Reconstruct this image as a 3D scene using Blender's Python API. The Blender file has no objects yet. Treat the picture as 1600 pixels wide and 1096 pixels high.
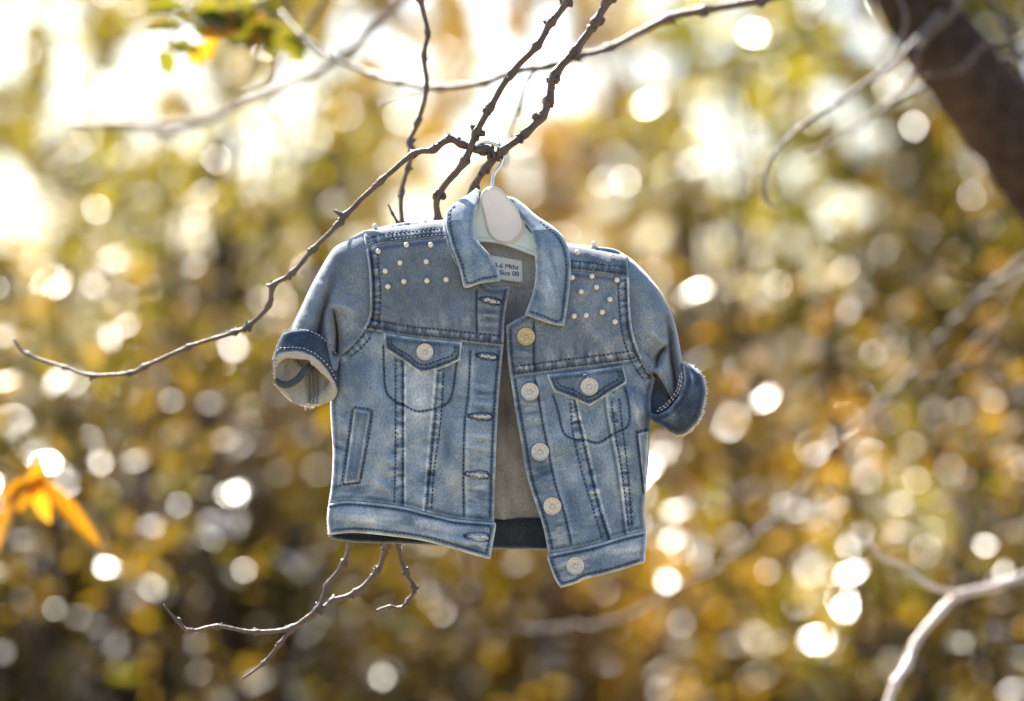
import bpy, math
import numpy as np
from mathutils import Vector, Matrix
from mathutils.geometry import delaunay_2d_cdt

# ------------------------------------------------------------------ camera, world, sun, exposure
SC = bpy.context.scene
COL = SC.collection
CAM_D, CAM_Z = 2.14, 1.45            # metres from the lens to the jacket, height of the lens
S = CAM_D * 36.0 / 85.0 / 1600.0     # one unit of the jacket pattern in metres
cam = bpy.data.cameras.new('camera')
cam.lens, cam.sensor_width = 85.0, 36.0
cam.clip_start, cam.clip_end = 0.05, 600.0
cam.dof.use_dof = True
cam.dof.focus_distance = CAM_D - 0.022
cam.dof.aperture_fstop = 1.8
camo = bpy.data.objects.new('camera', cam)
camo.location = (0, -CAM_D, CAM_Z)
camo.rotation_euler = (math.radians(90), 0, 0)
COL.objects.link(camo)
SC.camera = camo

SUN_EL, SUN_AZ = math.radians(47), math.radians(-28)     # behind the jacket, a little to the left
world = bpy.data.worlds.new('World')
SC.world = world
world.use_nodes = True
wn = world.node_tree
sky = wn.nodes.new('ShaderNodeTexSky')
sky.sky_type = 'NISHITA'
sky.sun_disc = False
sky.sun_elevation, sky.sun_rotation = SUN_EL, SUN_AZ
sky.air_density, sky.dust_density, sky.ozone_density = 1.0, 2.2, 1.0
wn.links.new(sky.outputs[0], wn.nodes['Background'].inputs[0])
wn.nodes['Background'].inputs[1].default_value = 0.09
sl = bpy.data.lights.new('sun', 'SUN')
sl.energy, sl.angle, sl.color = 5.0, math.radians(0.6), (1.0, 0.93, 0.82)
suno = bpy.data.objects.new('sun', sl)
sdir = Vector((math.sin(SUN_AZ) * math.cos(SUN_EL), math.cos(SUN_AZ) * math.cos(SUN_EL), math.sin(SUN_EL)))
suno.rotation_euler = sdir.to_track_quat('Z', 'Y').to_euler()
suno.location = (-3, 6, 8)
COL.objects.link(suno)
SC.view_settings.view_transform = 'Standard'
SC.view_settings.look = 'None'
SC.view_settings.gamma = 1.0
SC.view_settings.exposure = 2.1
SC.render.engine = 'CYCLES'
SC.cycles.use_denoising = True
SC.cycles.max_bounces = 8
SC.cycles.sample_clamp_indirect = 6.0
SC.cycles.caustics_reflective = False
SC.cycles.caustics_refractive = False

RNG = np.random.default_rng(11)

# ------------------------------------------------------------------ helpers
def P(u, v, d=0.0):
    """pattern units (the photograph's grid at the jacket) and depth units towards the viewer -> world point(s)"""
    u, v, d = np.broadcast_arrays(np.asarray(u, float), np.asarray(v, float), np.asarray(d, float))
    y = -d * S
    k = (CAM_D + y) / CAM_D
    return np.stack([(u - 800) * S * k, y, CAM_Z + (548 - v) * S * k], -1)


def at(u, v, y):
    """a point in the world y metres behind the jacket"""
    return P(u, v, -y / S)


def tag(o, label=None, cat=None, group=None, kind=None):
    for k, x in (('label', label), ('category', cat), ('group', group), ('kind', kind)):
        if x:
            o[k] = x
    return o


def empty(name, loc):
    o = bpy.data.objects.new(name, None)
    o.location = loc
    o.empty_display_size = 0.05
    COL.objects.link(o)
    return o


def origin_of(o):
    p = Vector((0, 0, 0))
    while o is not None:
        p += Vector(o.location)
        o = o.parent
    return np.array(p)


def build(name, verts, faces, mats, parent=None, attrs=None, smooth=True, matidx=None, loc=None):
    """one mesh object; verts are world points"""
    verts = np.asarray(verts, float)
    org = np.zeros(3)
    if parent is not None:
        org = origin_of(parent)
    base = np.array(loc) if loc is not None else org
    me = bpy.data.meshes.new(name)
    me.from_pydata((verts - base).tolist(), [], faces if isinstance(faces, list) else faces.tolist())
    for m in (mats if isinstance(mats, (list, tuple)) else [mats]):
        me.materials.append(m)
    if matidx is not None:
        me.polygons.foreach_set('material_index', np.asarray(matidx, np.int32))
    if smooth:
        me.polygons.foreach_set('use_smooth', np.ones(len(me.polygons), bool))
    for k, a in (attrs or {}).items():
        a = np.asarray(a, np.float32)
        if a.ndim == 1:
            at_ = me.attributes.new(k, 'FLOAT', 'POINT')
            at_.data.foreach_set('value', a)
        else:
            at_ = me.attributes.new(k, 'FLOAT_COLOR', 'POINT')
            at_.data.foreach_set('color', a.ravel())
    me.update()
    o = bpy.data.objects.new(name, me)
    COL.objects.link(o)
    if parent is not None:
        o.parent = parent
    o.location = base - org
    return o


def catmull(pts, step=4.0):
    p = np.asarray(pts, float)
    if len(p) < 3:
        n = max(2, int(np.linalg.norm(p[1] - p[0]) / step) + 1)
        return p[0] + (p[1] - p[0]) * np.linspace(0, 1, n)[:, None]
    q = np.vstack([2 * p[0] - p[1], p, 2 * p[-1] - p[-2]])
    out = []
    for i in range(1, len(q) - 2):
        a, b, c, d = q[i - 1], q[i], q[i + 1], q[i + 2]
        n = max(1, int(round(np.linalg.norm(c[:2] - b[:2]) / step)))
        t = (np.arange(n) / n)[:, None]
        m1, m2 = (c - a) * 0.5, (d - b) * 0.5
        out.append((2 * t**3 - 3 * t**2 + 1) * b + (t**3 - 2 * t**2 + t) * m1 + (-2 * t**3 + 3 * t**2) * c + (t**3 - t**2) * m2)
    out.append(p[-1:])
    return np.vstack(out)


def arclen(l):
    return np.concatenate([[0], np.cumsum(np.linalg.norm(np.diff(l[:, :2], axis=0), axis=1))])


def dist_line(pts, line):
    """distance to a polyline, signed side (+ = right hand of travel in u-right v-down), arclength of the foot"""
    best = np.full(len(pts), 1e9)
    side = np.zeros(len(pts))
    arc = np.zeros(len(pts))
    al = arclen(line)
    for i in range(len(line) - 1):
        a, b = line[i, :2], line[i + 1, :2]
        ab = b - a
        L2 = ab @ ab
        if L2 < 1e-12:
            continue
        t = np.clip(((pts - a) @ ab) / L2, 0, 1)
        f = a + t[:, None] * ab
        d = np.linalg.norm(pts - f, axis=1)
        m = d < best
        best[m] = d[m]
        arc[m] = al[i] + t[m] * math.sqrt(L2)
        cr = ab[0] * (pts[:, 1] - a[1]) - ab[1] * (pts[:, 0] - a[0])
        side[m] = np.sign(cr[m])
    return best, side, arc


def offset(line, o):
    """polyline shifted o units to its right hand (v down)"""
    t = np.gradient(line[:, :2], axis=0)
    t /= np.linalg.norm(t, axis=1)[:, None] + 1e-9
    n = np.stack([-t[:, 1], t[:, 0]], 1)
    return line[:, :2] + n * o


def inside(pts, poly):
    x, y = pts[:, 0], pts[:, 1]
    c = np.zeros(len(pts), bool)
    j = len(poly) - 1
    for i in range(len(poly)):
        xi, yi = poly[i]
        xj, yj = poly[j]
        if yi != yj:
            m = ((yi > y) != (yj > y)) & (x < (xj - xi) * (y - yi) / (yj - yi) + xi)
            c ^= m
        j = i
    return c


def hash2(i, j, seed):
    h = (i.astype(np.int64) * 374761393 + j.astype(np.int64) * 668265263 + seed * 1442695041) & 0xFFFFFFFF
    h = ((h ^ (h >> 13)) * 1274126177) & 0xFFFFFFFF
    return ((h ^ (h >> 16)) & 0xFFFF) / 65535.0


def vnoise(x, y, seed=0):
    i, j = np.floor(x), np.floor(y)
    fx, fy = x - i, y - j
    fx, fy = fx * fx * (3 - 2 * fx), fy * fy * (3 - 2 * fy)
    i, j = i.astype(np.int64), j.astype(np.int64)
    a, b = hash2(i, j, seed), hash2(i + 1, j, seed)
    c, d = hash2(i, j + 1, seed), hash2(i + 1, j + 1, seed)
    return (a + (b - a) * fx) * (1 - fy) + (c + (d - c) * fx) * fy - 0.5


def fbm(x, y, seed=0, o=3):
    r, a = 0, 1.0
    for k in range(o):
        r = r + a * vnoise(x * 2**k, y * 2**k, seed + k * 17)
        a *= 0.5
    return r


def sstep(x):
    x = np.clip(x, 0, 1)
    return x * x * (3 - 2 * x)


# ------------------------------------------------------------------ materials
def mat(name):
    m = bpy.data.materials.new(name)
    m.use_nodes = True
    return m, m.node_tree, m.node_tree.nodes['Principled BSDF']


def nd(nt, typ, **kw):
    n = nt.nodes.new(typ)
    for k, x in kw.items():
        if k.startswith('i_'):
            n.inputs[k[2:].replace('_', ' ')].default_value = x
        else:
            setattr(n, k, x)
    return n


def ramp(nt, stops):
    r = nt.nodes.new('ShaderNodeValToRGB')
    e = r.color_ramp.elements
    while len(e) < len(stops):
        e.new(0.5)
    for x, (p, c) in zip(e, stops):
        x.position = p
        x.color = (*c, 1)
    return r


def math_node(nt, op, a, b=None):
    n = nt.nodes.new('ShaderNodeMath')
    n.operation = op
    for k, x in enumerate((a, b)):
        if x is None:
            continue
        if isinstance(x, (int, float)):
            n.inputs[k].default_value = x
        else:
            nt.links.new(x, n.inputs[k])
    return n.outputs[0]


def cloth_mat(name, stops, grain=0.30, yarn=1050.0, angle=32, stretch=0.38, rough=0.9, sheen=0.25, mottle=0.12, bump=0.35):
    m, nt, b = mat(name)
    co = nd(nt, 'ShaderNodeTexCoord')
    w = nd(nt, 'ShaderNodeAttribute', attribute_name='wear')  # cloth tone: denim fading, plus fold shade put into the colour
    mp = nd(nt, 'ShaderNodeMapping')
    mp.inputs['Rotation'].default_value = (0, math.radians(angle), 0)
    mp.inputs['Scale'].default_value = (1, 1, stretch)
    nt.links.new(co.outputs['Object'], mp.inputs['Vector'])
    n1 = nd(nt, 'ShaderNodeTexNoise', i_Scale=yarn, i_Detail=2.0, i_Roughness=0.6)
    nt.links.new(mp.outputs[0], n1.inputs['Vector'])
    n2 = nd(nt, 'ShaderNodeTexNoise', i_Scale=yarn * 0.75, i_Detail=3.0, i_Roughness=0.7)
    nt.links.new(co.outputs['Object'], n2.inputs['Vector'])
    n3 = nd(nt, 'ShaderNodeTexNoise', i_Scale=70.0, i_Detail=4.0, i_Roughness=0.6)
    nt.links.new(co.outputs['Object'], n3.inputs['Vector'])
    g = math_node(nt, 'ADD', math_node(nt, 'MULTIPLY', math_node(nt, 'SUBTRACT', n1.outputs[0], 0.5), grain * 1.5),
                  math_node(nt, 'MULTIPLY', math_node(nt, 'SUBTRACT', n2.outputs[0], 0.5), grain * 1.7))
    g = math_node(nt, 'ADD', g, math_node(nt, 'MULTIPLY', math_node(nt, 'SUBTRACT', n3.outputs[0], 0.5), mottle * 2))
    f = math_node(nt, 'ADD', w.outputs['Fac'], g)
    r = ramp(nt, stops)
    nt.links.new(f, r.inputs[0])
    nt.links.new(r.outputs[0], b.inputs['Base Color'])
    b.inputs['Roughness'].default_value = rough
    b.inputs['Sheen Weight'].default_value = sheen
    b.inputs['Sheen Roughness'].default_value = 0.4
    b.inputs['Specular IOR Level'].default_value = 0.15
    bp = nd(nt, 'ShaderNodeBump', i_Strength=bump, i_Distance=0.0006)
    nt.links.new(math_node(nt, 'ADD', n1.outputs[0], math_node(nt, 'MULTIPLY', n2.outputs[0], 0.7)), bp.inputs['Height'])
    nt.links.new(bp.outputs[0], b.inputs['Normal'])
    return m


DENIM = cloth_mat('denim', [(0.0, (0.014, 0.028, 0.062)), (0.28, (0.056, 0.086, 0.132)), (0.52, (0.130, 0.182, 0.242)),
                            (0.75, (0.280, 0.335, 0.385)), (1.0, (0.56, 0.61, 0.655))], grain=.30, sheen=.5)
DENIM_GREY = cloth_mat('denim_grey', [(0.0, (0.020, 0.030, 0.050)), (0.28, (0.066, 0.088, 0.116)), (0.52, (0.130, 0.168, 0.210)),
                                      (0.75, (0.280, 0.320, 0.355)), (1.0, (0.56, 0.60, 0.635))], grain=.30, sheen=.5)
DENIM_DARK = cloth_mat('denim_dark', [(0.0, (0.010, 0.020, 0.045)), (0.35, (0.030, 0.047, 0.076)), (0.6, (0.080, 0.112, 0.150)),
                                      (0.8, (0.23, 0.30, 0.37)), (1.0, (0.55, 0.58, 0.58))], grain=0.28, mottle=0.42, sheen=.15)
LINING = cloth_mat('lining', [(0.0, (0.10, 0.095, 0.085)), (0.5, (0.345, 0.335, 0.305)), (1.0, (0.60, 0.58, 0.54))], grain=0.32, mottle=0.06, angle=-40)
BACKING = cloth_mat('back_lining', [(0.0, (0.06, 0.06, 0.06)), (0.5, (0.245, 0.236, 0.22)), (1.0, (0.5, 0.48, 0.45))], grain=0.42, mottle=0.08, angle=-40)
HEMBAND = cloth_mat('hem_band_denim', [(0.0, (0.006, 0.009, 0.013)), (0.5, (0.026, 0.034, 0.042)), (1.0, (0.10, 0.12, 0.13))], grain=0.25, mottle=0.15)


def simple(name, col, rough=0.5, metal=0.0, spec=0.5, noise=0.0, scale=200.0, bump=0.0, sheen=0.0):
    m, nt, b = mat(name)
    b.inputs['Roughness'].default_value = rough
    b.inputs['Metallic'].default_value = metal
    b.inputs['Specular IOR Level'].default_value = spec
    b.inputs['Sheen Weight'].default_value = sheen
    co = nd(nt, 'ShaderNodeTexCoord')
    n = nd(nt, 'ShaderNodeTexNoise', i_Scale=scale, i_Detail=4.0)
    nt.links.new(co.outputs['Object'], n.inputs['Vector'])
    c = np.array(col)
    r = ramp(nt, [(0.3, tuple(c * (1 - noise))), (0.7, tuple(np.minimum(c * (1 + noise), 1)))])
    nt.links.new(n.outputs[0], r.inputs[0])
    nt.links.new(r.outputs[0], b.inputs['Base Color'])
    if bump:
        bp = nd(nt, 'ShaderNodeBump', i_Strength=bump, i_Distance=0.001)
        nt.links.new(n.outputs[0], bp.inputs['Height'])
        nt.links.new(bp.outputs[0], b.inputs['Normal'])
    return m


THREAD = simple('navy_thread', (0.018, 0.034, 0.072), 0.7, noise=0.3, scale=400)
THREAD_PALE = simple('pale_thread', (0.55, 0.54, 0.52), 0.8, noise=0.25, scale=500)
FRAY = simple('frayed_cotton', (0.78, 0.74, 0.68), 0.9, noise=0.15, scale=500, sheen=0.5)
PEARL = simple('pearl', (0.60, 0.55, 0.475), 0.2, spec=0.9, noise=0.05)
SILVER = simple('button_silver', (0.46, 0.41, 0.345), 0.36, metal=0.9, noise=0.22, scale=700)
BRONZE = simple('button_bronze', (0.42, 0.315, 0.175), 0.34, metal=0.9, noise=0.2, scale=700)
CHROME = simple('hook_steel', (0.66, 0.66, 0.66), 0.18, metal=1.0, noise=0.05)
HANGER = simple('hanger_mint', (0.62, 0.69, 0.60), 0.45, noise=0.03, scale=60)
PLAQUE = simple('plaque_cream', (0.70, 0.64, 0.57), 0.5, noise=0.04, scale=80)
PLAQUE_RIM = simple('plaque_rim', (0.60, 0.50, 0.44), 0.5, noise=0.05, scale=80)
LABEL = simple('label_satin', (0.80, 0.79, 0.78), 0.6, noise=0.04, scale=900, bump=0.2)
INK = simple('label_ink', (0.02, 0.02, 0.025), 0.7)


def bark_mat(name, dark, light, scale=260.0, rough=0.46, bump=0.9, spec=0.6):
    m, nt, b = mat(name)
    co = nd(nt, 'ShaderNodeTexCoord')
    n = nd(nt, 'ShaderNodeTexNoise', i_Scale=scale, i_Detail=6.0, i_Roughness=0.65)
    nt.links.new(co.outputs['Object'], n.inputs['Vector'])
    n2 = nd(nt, 'ShaderNodeTexNoise', i_Scale=scale * 0.12, i_Detail=3.0)
    nt.links.new(co.outputs['Object'], n2.inputs['Vector'])
    f = math_node(nt, 'ADD', math_node(nt, 'MULTIPLY', n.outputs[0], 0.6), math_node(nt, 'MULTIPLY', n2.outputs[0], 0.45))
    r = ramp(nt, [(0.32, dark), (0.70, light)])
    nt.links.new(f, r.inputs[0])
    nt.links.new(r.outputs[0], b.inputs['Base Color'])
    b.inputs['Roughness'].default_value = rough
    b.inputs['Specular IOR Level'].default_value = spec
    bp = nd(nt, 'ShaderNodeBump', i_Strength=bump, i_Distance=0.0012)
    nt.links.new(n.outputs[0], bp.inputs['Height'])
    nt.links.new(bp.outputs[0], b.inputs['Normal'])
    return m


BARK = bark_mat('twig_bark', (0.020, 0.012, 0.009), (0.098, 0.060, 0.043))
BARK_SUNLIT = bark_mat('sunlit_twig_bark', (0.30, 0.23, 0.19), (0.60, 0.52, 0.46), rough=0.4)  # sunlight on the twig put into its bark colour
BARK_MID = bark_mat('weathered_bark', (0.09, 0.065, 0.05), (0.26, 0.20, 0.165), rough=0.5)
TRUNK = bark_mat('trunk_bark', (0.008, 0.005, 0.004), (0.075, 0.052, 0.038), scale=60.0, rough=0.9, bump=0.9, spec=0.08)


def leaf_mat(name, rough=0.38, trans=0.62, gloss=0.19):
    """thin leaf: diffuse + light through the blade + a waxy coat; the colour comes leaf by leaf"""
    m, nt, b = mat(name)
    nt.nodes.remove(b)
    out = nt.nodes['Material Output']
    a = nd(nt, 'ShaderNodeAttribute', attribute_name='tint')
    di = nd(nt, 'ShaderNodeBsdfDiffuse')
    tr = nd(nt, 'ShaderNodeBsdfTranslucent')
    gl = nd(nt, 'ShaderNodeBsdfGlossy')
    gl.inputs['Roughness'].default_value = rough
    br = nd(nt, 'ShaderNodeMix', data_type='RGBA', blend_type='MULTIPLY')
    br.inputs['Factor'].default_value = 1.0
    nt.links.new(a.outputs['Color'], br.inputs['A'])
    br.inputs['B'].default_value = (2.15, 1.82, 0.50, 1)
    nt.links.new(a.outputs['Color'], di.inputs['Color'])
    nt.links.new(br.outputs['Result'], tr.inputs['Color'])
    mx = nd(nt, 'ShaderNodeMixShader')
    mx.inputs[0].default_value = trans
    nt.links.new(di.outputs[0], mx.inputs[1])
    nt.links.new(tr.outputs[0], mx.inputs[2])
    fr = nd(nt, 'ShaderNodeFresnel', i_IOR=1.42)
    fm = math_node(nt, 'MULTIPLY', fr.outputs[0], math_node(nt, 'MULTIPLY', a.outputs['Alpha'], gloss * 2))
    m2 = nd(nt, 'ShaderNodeMixShader')
    nt.links.new(fm, m2.inputs[0])
    nt.links.new(mx.outputs[0], m2.inputs[1])
    nt.links.new(gl.outputs[0], m2.inputs[2])
    nt.links.new(m2.outputs[0], out.inputs['Surface'])
    return m


LEAF = leaf_mat('leaf')
LEAF_YELLOW = leaf_mat('yellow_leaf', 0.5, 0.6, 0.03)

# ------------------------------------------------------------------ ground
def ground():
    n = 48
    xs = np.sinh(np.linspace(-5.2, 5.2, n)) * 1.6
    X, Y = np.meshgrid(xs, xs + 4.0)
    Z = 0.10 * fbm(X * 0.35, Y * 0.35, 5) + 0.02 * fbm(X * 2, Y * 2, 9)
    V = np.stack([X, Y, Z], -1).reshape(-1, 3)
    i = np.arange(n * n).reshape(n, n)
    F = np.stack([i[:-1, :-1], i[:-1, 1:], i[1:, 1:], i[1:, :-1]], -1).reshape(-1, 4)
    m, nt, b = mat('leaf_litter_ground')
    co = nd(nt, 'ShaderNodeTexCoord')
    n1 = nd(nt, 'ShaderNodeTexNoise', i_Scale=14.0, i_Detail=6.0)
    n2 = nd(nt, 'ShaderNodeTexNoise', i_Scale=1.2, i_Detail=4.0)
    for q in (n1, n2):
        nt.links.new(co.outputs['Object'], q.inputs['Vector'])
    f = math_node(nt, 'ADD', math_node(nt, 'MULTIPLY', n1.outputs[0], 0.5), math_node(nt, 'MULTIPLY', n2.outputs[0], 0.5))
    r = ramp(nt, [(0.34, (0.09, 0.068, 0.042)), (0.5, (0.21, 0.165, 0.098)), (0.66, (0.33, 0.27, 0.17))])
    nt.links.new(f, r.inputs[0])
    nt.links.new(r.outputs[0], b.inputs['Base Color'])
    b.inputs['Roughness'].default_value = 0.9
    bp = nd(nt, 'ShaderNodeBump', i_Strength=0.6, i_Distance=0.03)
    nt.links.new(n1.outputs[0], bp.inputs['Height'])
    nt.links.new(bp.outputs[0], b.inputs['Normal'])
    tag(build('ground', V, F, m), kind='structure')


ground()

# ------------------------------------------------------------------ tubes (branches, hooks, stems)
def tube_arrays(pts, rad, sides=8, cap=True, rough=0.0, seed=0):
    pts = np.asarray(pts, float)
    rad = np.broadcast_to(np.asarray(rad, float), (len(pts),))
    T = np.gradient(pts, axis=0)
    T /= np.linalg.norm(T, axis=1)[:, None] + 1e-12
    ref = np.array([0.13, 0.97, 0.2])
    N = np.cross(T, ref)
    N /= np.linalg.norm(N, axis=1)[:, None] + 1e-12
    B = np.cross(T, N)
    a = np.linspace(0, 2 * math.pi, sides, endpoint=False)
    rr = rad[:, None] * np.ones(sides)
    if rough:
        g = np.random.default_rng(seed)
        rr = rr * (1 + rough * g.normal(size=rr.shape))
    V = pts[:, None] + rr[..., None] * (np.cos(a)[None, :, None] * N[:, None] + np.sin(a)[None, :, None] * B[:, None])
    V = V.reshape(-1, 3)
    n = len(pts)
    i = np.arange(n * sides).reshape(n, sides)
    j = np.roll(i, -1, 1)
    F = np.stack([i[:-1], j[:-1], j[1:], i[1:]], -1).reshape(-1, 4).tolist()
    if cap:
        F.append(i[0, ::-1].tolist())
        F.append(i[-1].tolist())
    return V, F


class Pile:
    def __init__(self):
        self.v, self.f, self.m, self.n = [], [], [], 0

    def add(self, V, F, mi=0):
        V = np.asarray(V, float).reshape(-1, 3)
        self.v.append(V)
        F = F if isinstance(F, list) else F.tolist()
        self.f += [[k + self.n for k in f] for f in F]
        self.m += [mi] * len(F)
        self.n += len(V)

    def build(self, name, mats, parent=None, **kw):
        return build(name, np.vstack(self.v), self.f, mats, parent, matidx=self.m, **kw)


def blob(c, r, seed=0, rough=0.25, lat=5, lon=7):
    """a small uneven bud or knot"""
    g = np.random.default_rng(seed)
    V = [np.array([0, 0, 1.0])]
    for i in range(1, lat):
        for j in range(lon):
            th, ph = math.pi * i / lat, 2 * math.pi * (j + 0.5 * (i % 2)) / lon
            V.append(np.array([math.sin(th) * math.cos(ph), math.sin(th) * math.sin(ph), math.cos(th)]))
    V.append(np.array([0, 0, -1.0]))
    V = np.array(V)
    V *= (1 + rough * g.normal(size=len(V)))[:, None]
    V = V * np.asarray(r) + c
    F = [[0, 1 + j, 1 + (j + 1) % lon] for j in range(lon)]
    for i in range(lat - 2):
        for j in range(lon):
            a, b = 1 + i * lon + j, 1 + i * lon + (j + 1) % lon
            F.append([a, a + lon, b + lon, b])
    k = 1 + (lat - 2) * lon
    F += [[k + j, len(V) - 1, k + (j + 1) % lon] for j in range(lon)]
    return V, F


def branch_mesh(nodes, seed=0, node_bulge=0.45, buds=True, step=5.0, sides=9, rough=0.05, wob=0.3):
    """nodes: (u, v, depth, radius) in pattern units; a kinked twig with swollen nodes and small buds"""
    g = np.random.default_rng(seed)
    nodes = np.asarray(nodes, float)
    # a few extra nodes give the zigzag growth of a vine
    c = catmull(nodes, step)
    pts2 = c[:, :3].copy()
    al = arclen(c)
    pts2[:, :2] += wob * np.stack([np.interp(al, np.arange(0, al[-1] + 20, 14), g.normal(size=len(np.arange(0, al[-1] + 20, 14)))) for _ in range(2)], 1)
    r = c[:, 3].copy()
    na = [al[np.argmin(np.linalg.norm(c[:, :2] - q[:2], axis=1))] for q in nodes[1:-1]]
    for a in na:
        r *= 1 + node_bulge * np.exp(-((al - a) / (1.1 * np.interp(a, al, c[:, 3]) + 1.0)) ** 2)
    W = P(pts2[:, 0], pts2[:, 1], pts2[:, 2])
    k = (CAM_D - pts2[:, 2] * S) / CAM_D
    p = Pile()
    p.add(*tube_arrays(W, r * S * k, sides, rough=rough, seed=seed))
    if buds:
        for a in na:
            for q in range(g.integers(2, 5)):
                i = int(np.clip(np.searchsorted(al, a + g.normal() * 4), 1, len(al) - 2))
                th = g.uniform(0, 2 * math.pi)
                off = np.array([math.cos(th), math.sin(th) * 0.6, math.sin(th)]) * r[i] * 0.9 * S
                p.add(*blob(W[i] + off, r[i] * S * g.uniform(0.35, 0.85, 3), int(g.integers(1e6)), 0.2))
    return p


# ------------------------------------------------------------------ background trees and shrubs
# how open the leaf canopy is, seen from the path: rows from the tree tops down, columns left to right
OPEN = np.array([
    [.80, .30, .50, .45, .50, .80, .92, .97, .90, .90, .50, .30, .20, .80, .35, .35],
    [.92, .80, .75, .72, .88, .80, .65, .60, .70, .40, .35, .35, .62, .62, .45, .20],
    [.88, .55, .40, .45, .65, .68, .55, .50, .35, .60, .55, .75, .45, .42, .42, .20],
    [.35, .62, .52, .30, .55, .62, .45, .40, .40, .45, .62, .90, .48, .52, .15, .15],
    [.32, .30, .25, .50, .30, .40, .30, .30, .30, .30, .50, .55, .62, .30, .15, .15],
    [.42, .34, .25, .38, .34, .25, .10, .10, .10, .10, .25, .30, .42, .22, .10, .12],
    [.25, .28, .15, .28, .20, .05, .00, .00, .00, .00, .08, .12, .10, .06, .00, .00],
    [.00, .00, .00, .00, .00, .00, .00, .00, .00, .00, .00, .00, .00, .00, .00, .00],
    [.00] * 16, [.00] * 16, [.00] * 16])


def openness(X):
    k = CAM_D / (CAM_D + X[:, 1])
    u = X[:, 0] * k / S + 800
    v = 548 - (X[:, 2] - CAM_Z) * k / S
    a, b = np.clip(u / 100 - 0.5, 0, 14.999), np.clip(v / 100 - 0.5, 0, 9.999)
    i, j = a.astype(int), b.astype(int)
    fa, fb = a - i, b - j
    o = OPEN[j, i] * (1 - fa) * (1 - fb) + OPEN[j, i + 1] * fa * (1 - fb) + OPEN[j + 1, i] * (1 - fa) * fb + OPEN[j + 1, i + 1] * fa * fb
    return o


def leaf_cards(C, size, tint, g, up=0.75):
    """folded leaf blades at the points C; tint (n,3)"""
    n = len(C)
    Nn = g.normal(size=(n, 3)) * up
    Nn[:, 2] += 1.0
    Nn /= np.linalg.norm(Nn, axis=1)[:, None]
    A = g.normal(size=(n, 3))
    A -= (A * Nn).sum(1)[:, None] * Nn
    A /= np.linalg.norm(A, axis=1)[:, None]
    B = np.cross(Nn, A)
    L = size * g.uniform(0.65, 1.25, n)[:, None]
    W = L * g.uniform(0.5, 0.7, n)[:, None]
    fold = W * g.uniform(0.05, 0.22, n)[:, None]
    V = np.stack([C - A * L / 2, C + B * W / 2 + Nn * fold - A * L * 0.08, C + A * L / 2 - Nn * fold * 0.6, C - B * W / 2 + Nn * fold - A * L * 0.08], 1).reshape(-1, 3)
    i = np.arange(n)[:, None] * 4
    F = np.vstack([i + np.array([0, 1, 2]), i + np.array([0, 2, 3])])
    wax = np.where(g.uniform(size=n) < 0.24, 1.5, 0.34)[:, None]      # some blades are waxier than the rest
    t = np.repeat(np.concatenate([tint, wax], 1), 4, 0)
    return V, F, t


PAL = {'olive': [(.110, .112, .018), (.150, .138, .020), (.19, .160, .022), (.080, .086, .016)],
       'gold': [(.21, .155, .022), (.25, .165, .024), (.16, .135, .018), (.22, .125, .024)],
       'brown': [(.11, .072, .024), (.15, .090, .026), (.10, .085, .018), (.18, .120, .024)],
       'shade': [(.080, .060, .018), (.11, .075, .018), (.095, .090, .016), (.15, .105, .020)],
       'green': [(.105, .120, .016), (.150, .150, .017), (.085, .100, .014), (.20, .175, .020)]}


def view_uv(X):
    k = CAM_D / (CAM_D + X[:, 1])
    return X[:, 0] * k / S + 800, 548 - (X[:, 2] - CAM_Z) * k / S, k


COVER = None      # layers of leaves met along a line of sight, on a coarse grid (filled in from all the crowns)


def thin(X):
    """chance that a leaf has fallen, so that the crowns together leave the gaps the canopy shows"""
    u, v, _ = view_uv(X)
    i = np.clip(((u + 200) / 50).astype(int), 0, 39)
    j = np.clip(((v + 400) / 50).astype(int), 0, 37)
    o = np.minimum(openness(X), 0.55)
    gap = sstep((o * 0.86 - 0.5 - 1.2 * fbm(u / 54, v / 54, 17, 2)) / 0.30)
    want = -np.log(np.clip(0.02 * o + gap * o * 0.8, 0.002, 0.95))
    return 1 - np.clip(want / np.maximum(COVER[j, i], 0.05), 0, 1)


def cloud(center, radii, n, g, clumps, sig, field=None):
    cc = g.normal(size=(clumps, 3))
    cc /= np.linalg.norm(cc, axis=1)[:, None]
    cc *= g.uniform(0.15, 1.0, clumps)[:, None] ** 0.45
    cc = cc * radii + center
    k = g.integers(0, clumps, n)
    X = cc[k] + g.normal(size=(n, 3)) * sig
    if field == 'raw':
        return X
    if field is not None:
        keep = 0.3 * g.uniform(size=clumps)[k] + 0.7 * g.uniform(size=n) > field(X)
        X, k = X[keep], k[keep]
    keep = X[:, 2] > 0.03
    return X[keep], k[keep], cc


def tint_of(k, palette, clumps, g):
    p = np.array(PAL[palette])
    base = p[g.integers(0, len(p), clumps)]
    t = base[k] * g.uniform(0.75, 1.25, (len(k), 1))
    sw = g.uniform(size=len(k)) < 0.12
    t[sw] = p[g.integers(0, len(p), sw.sum())]
    return t


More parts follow.
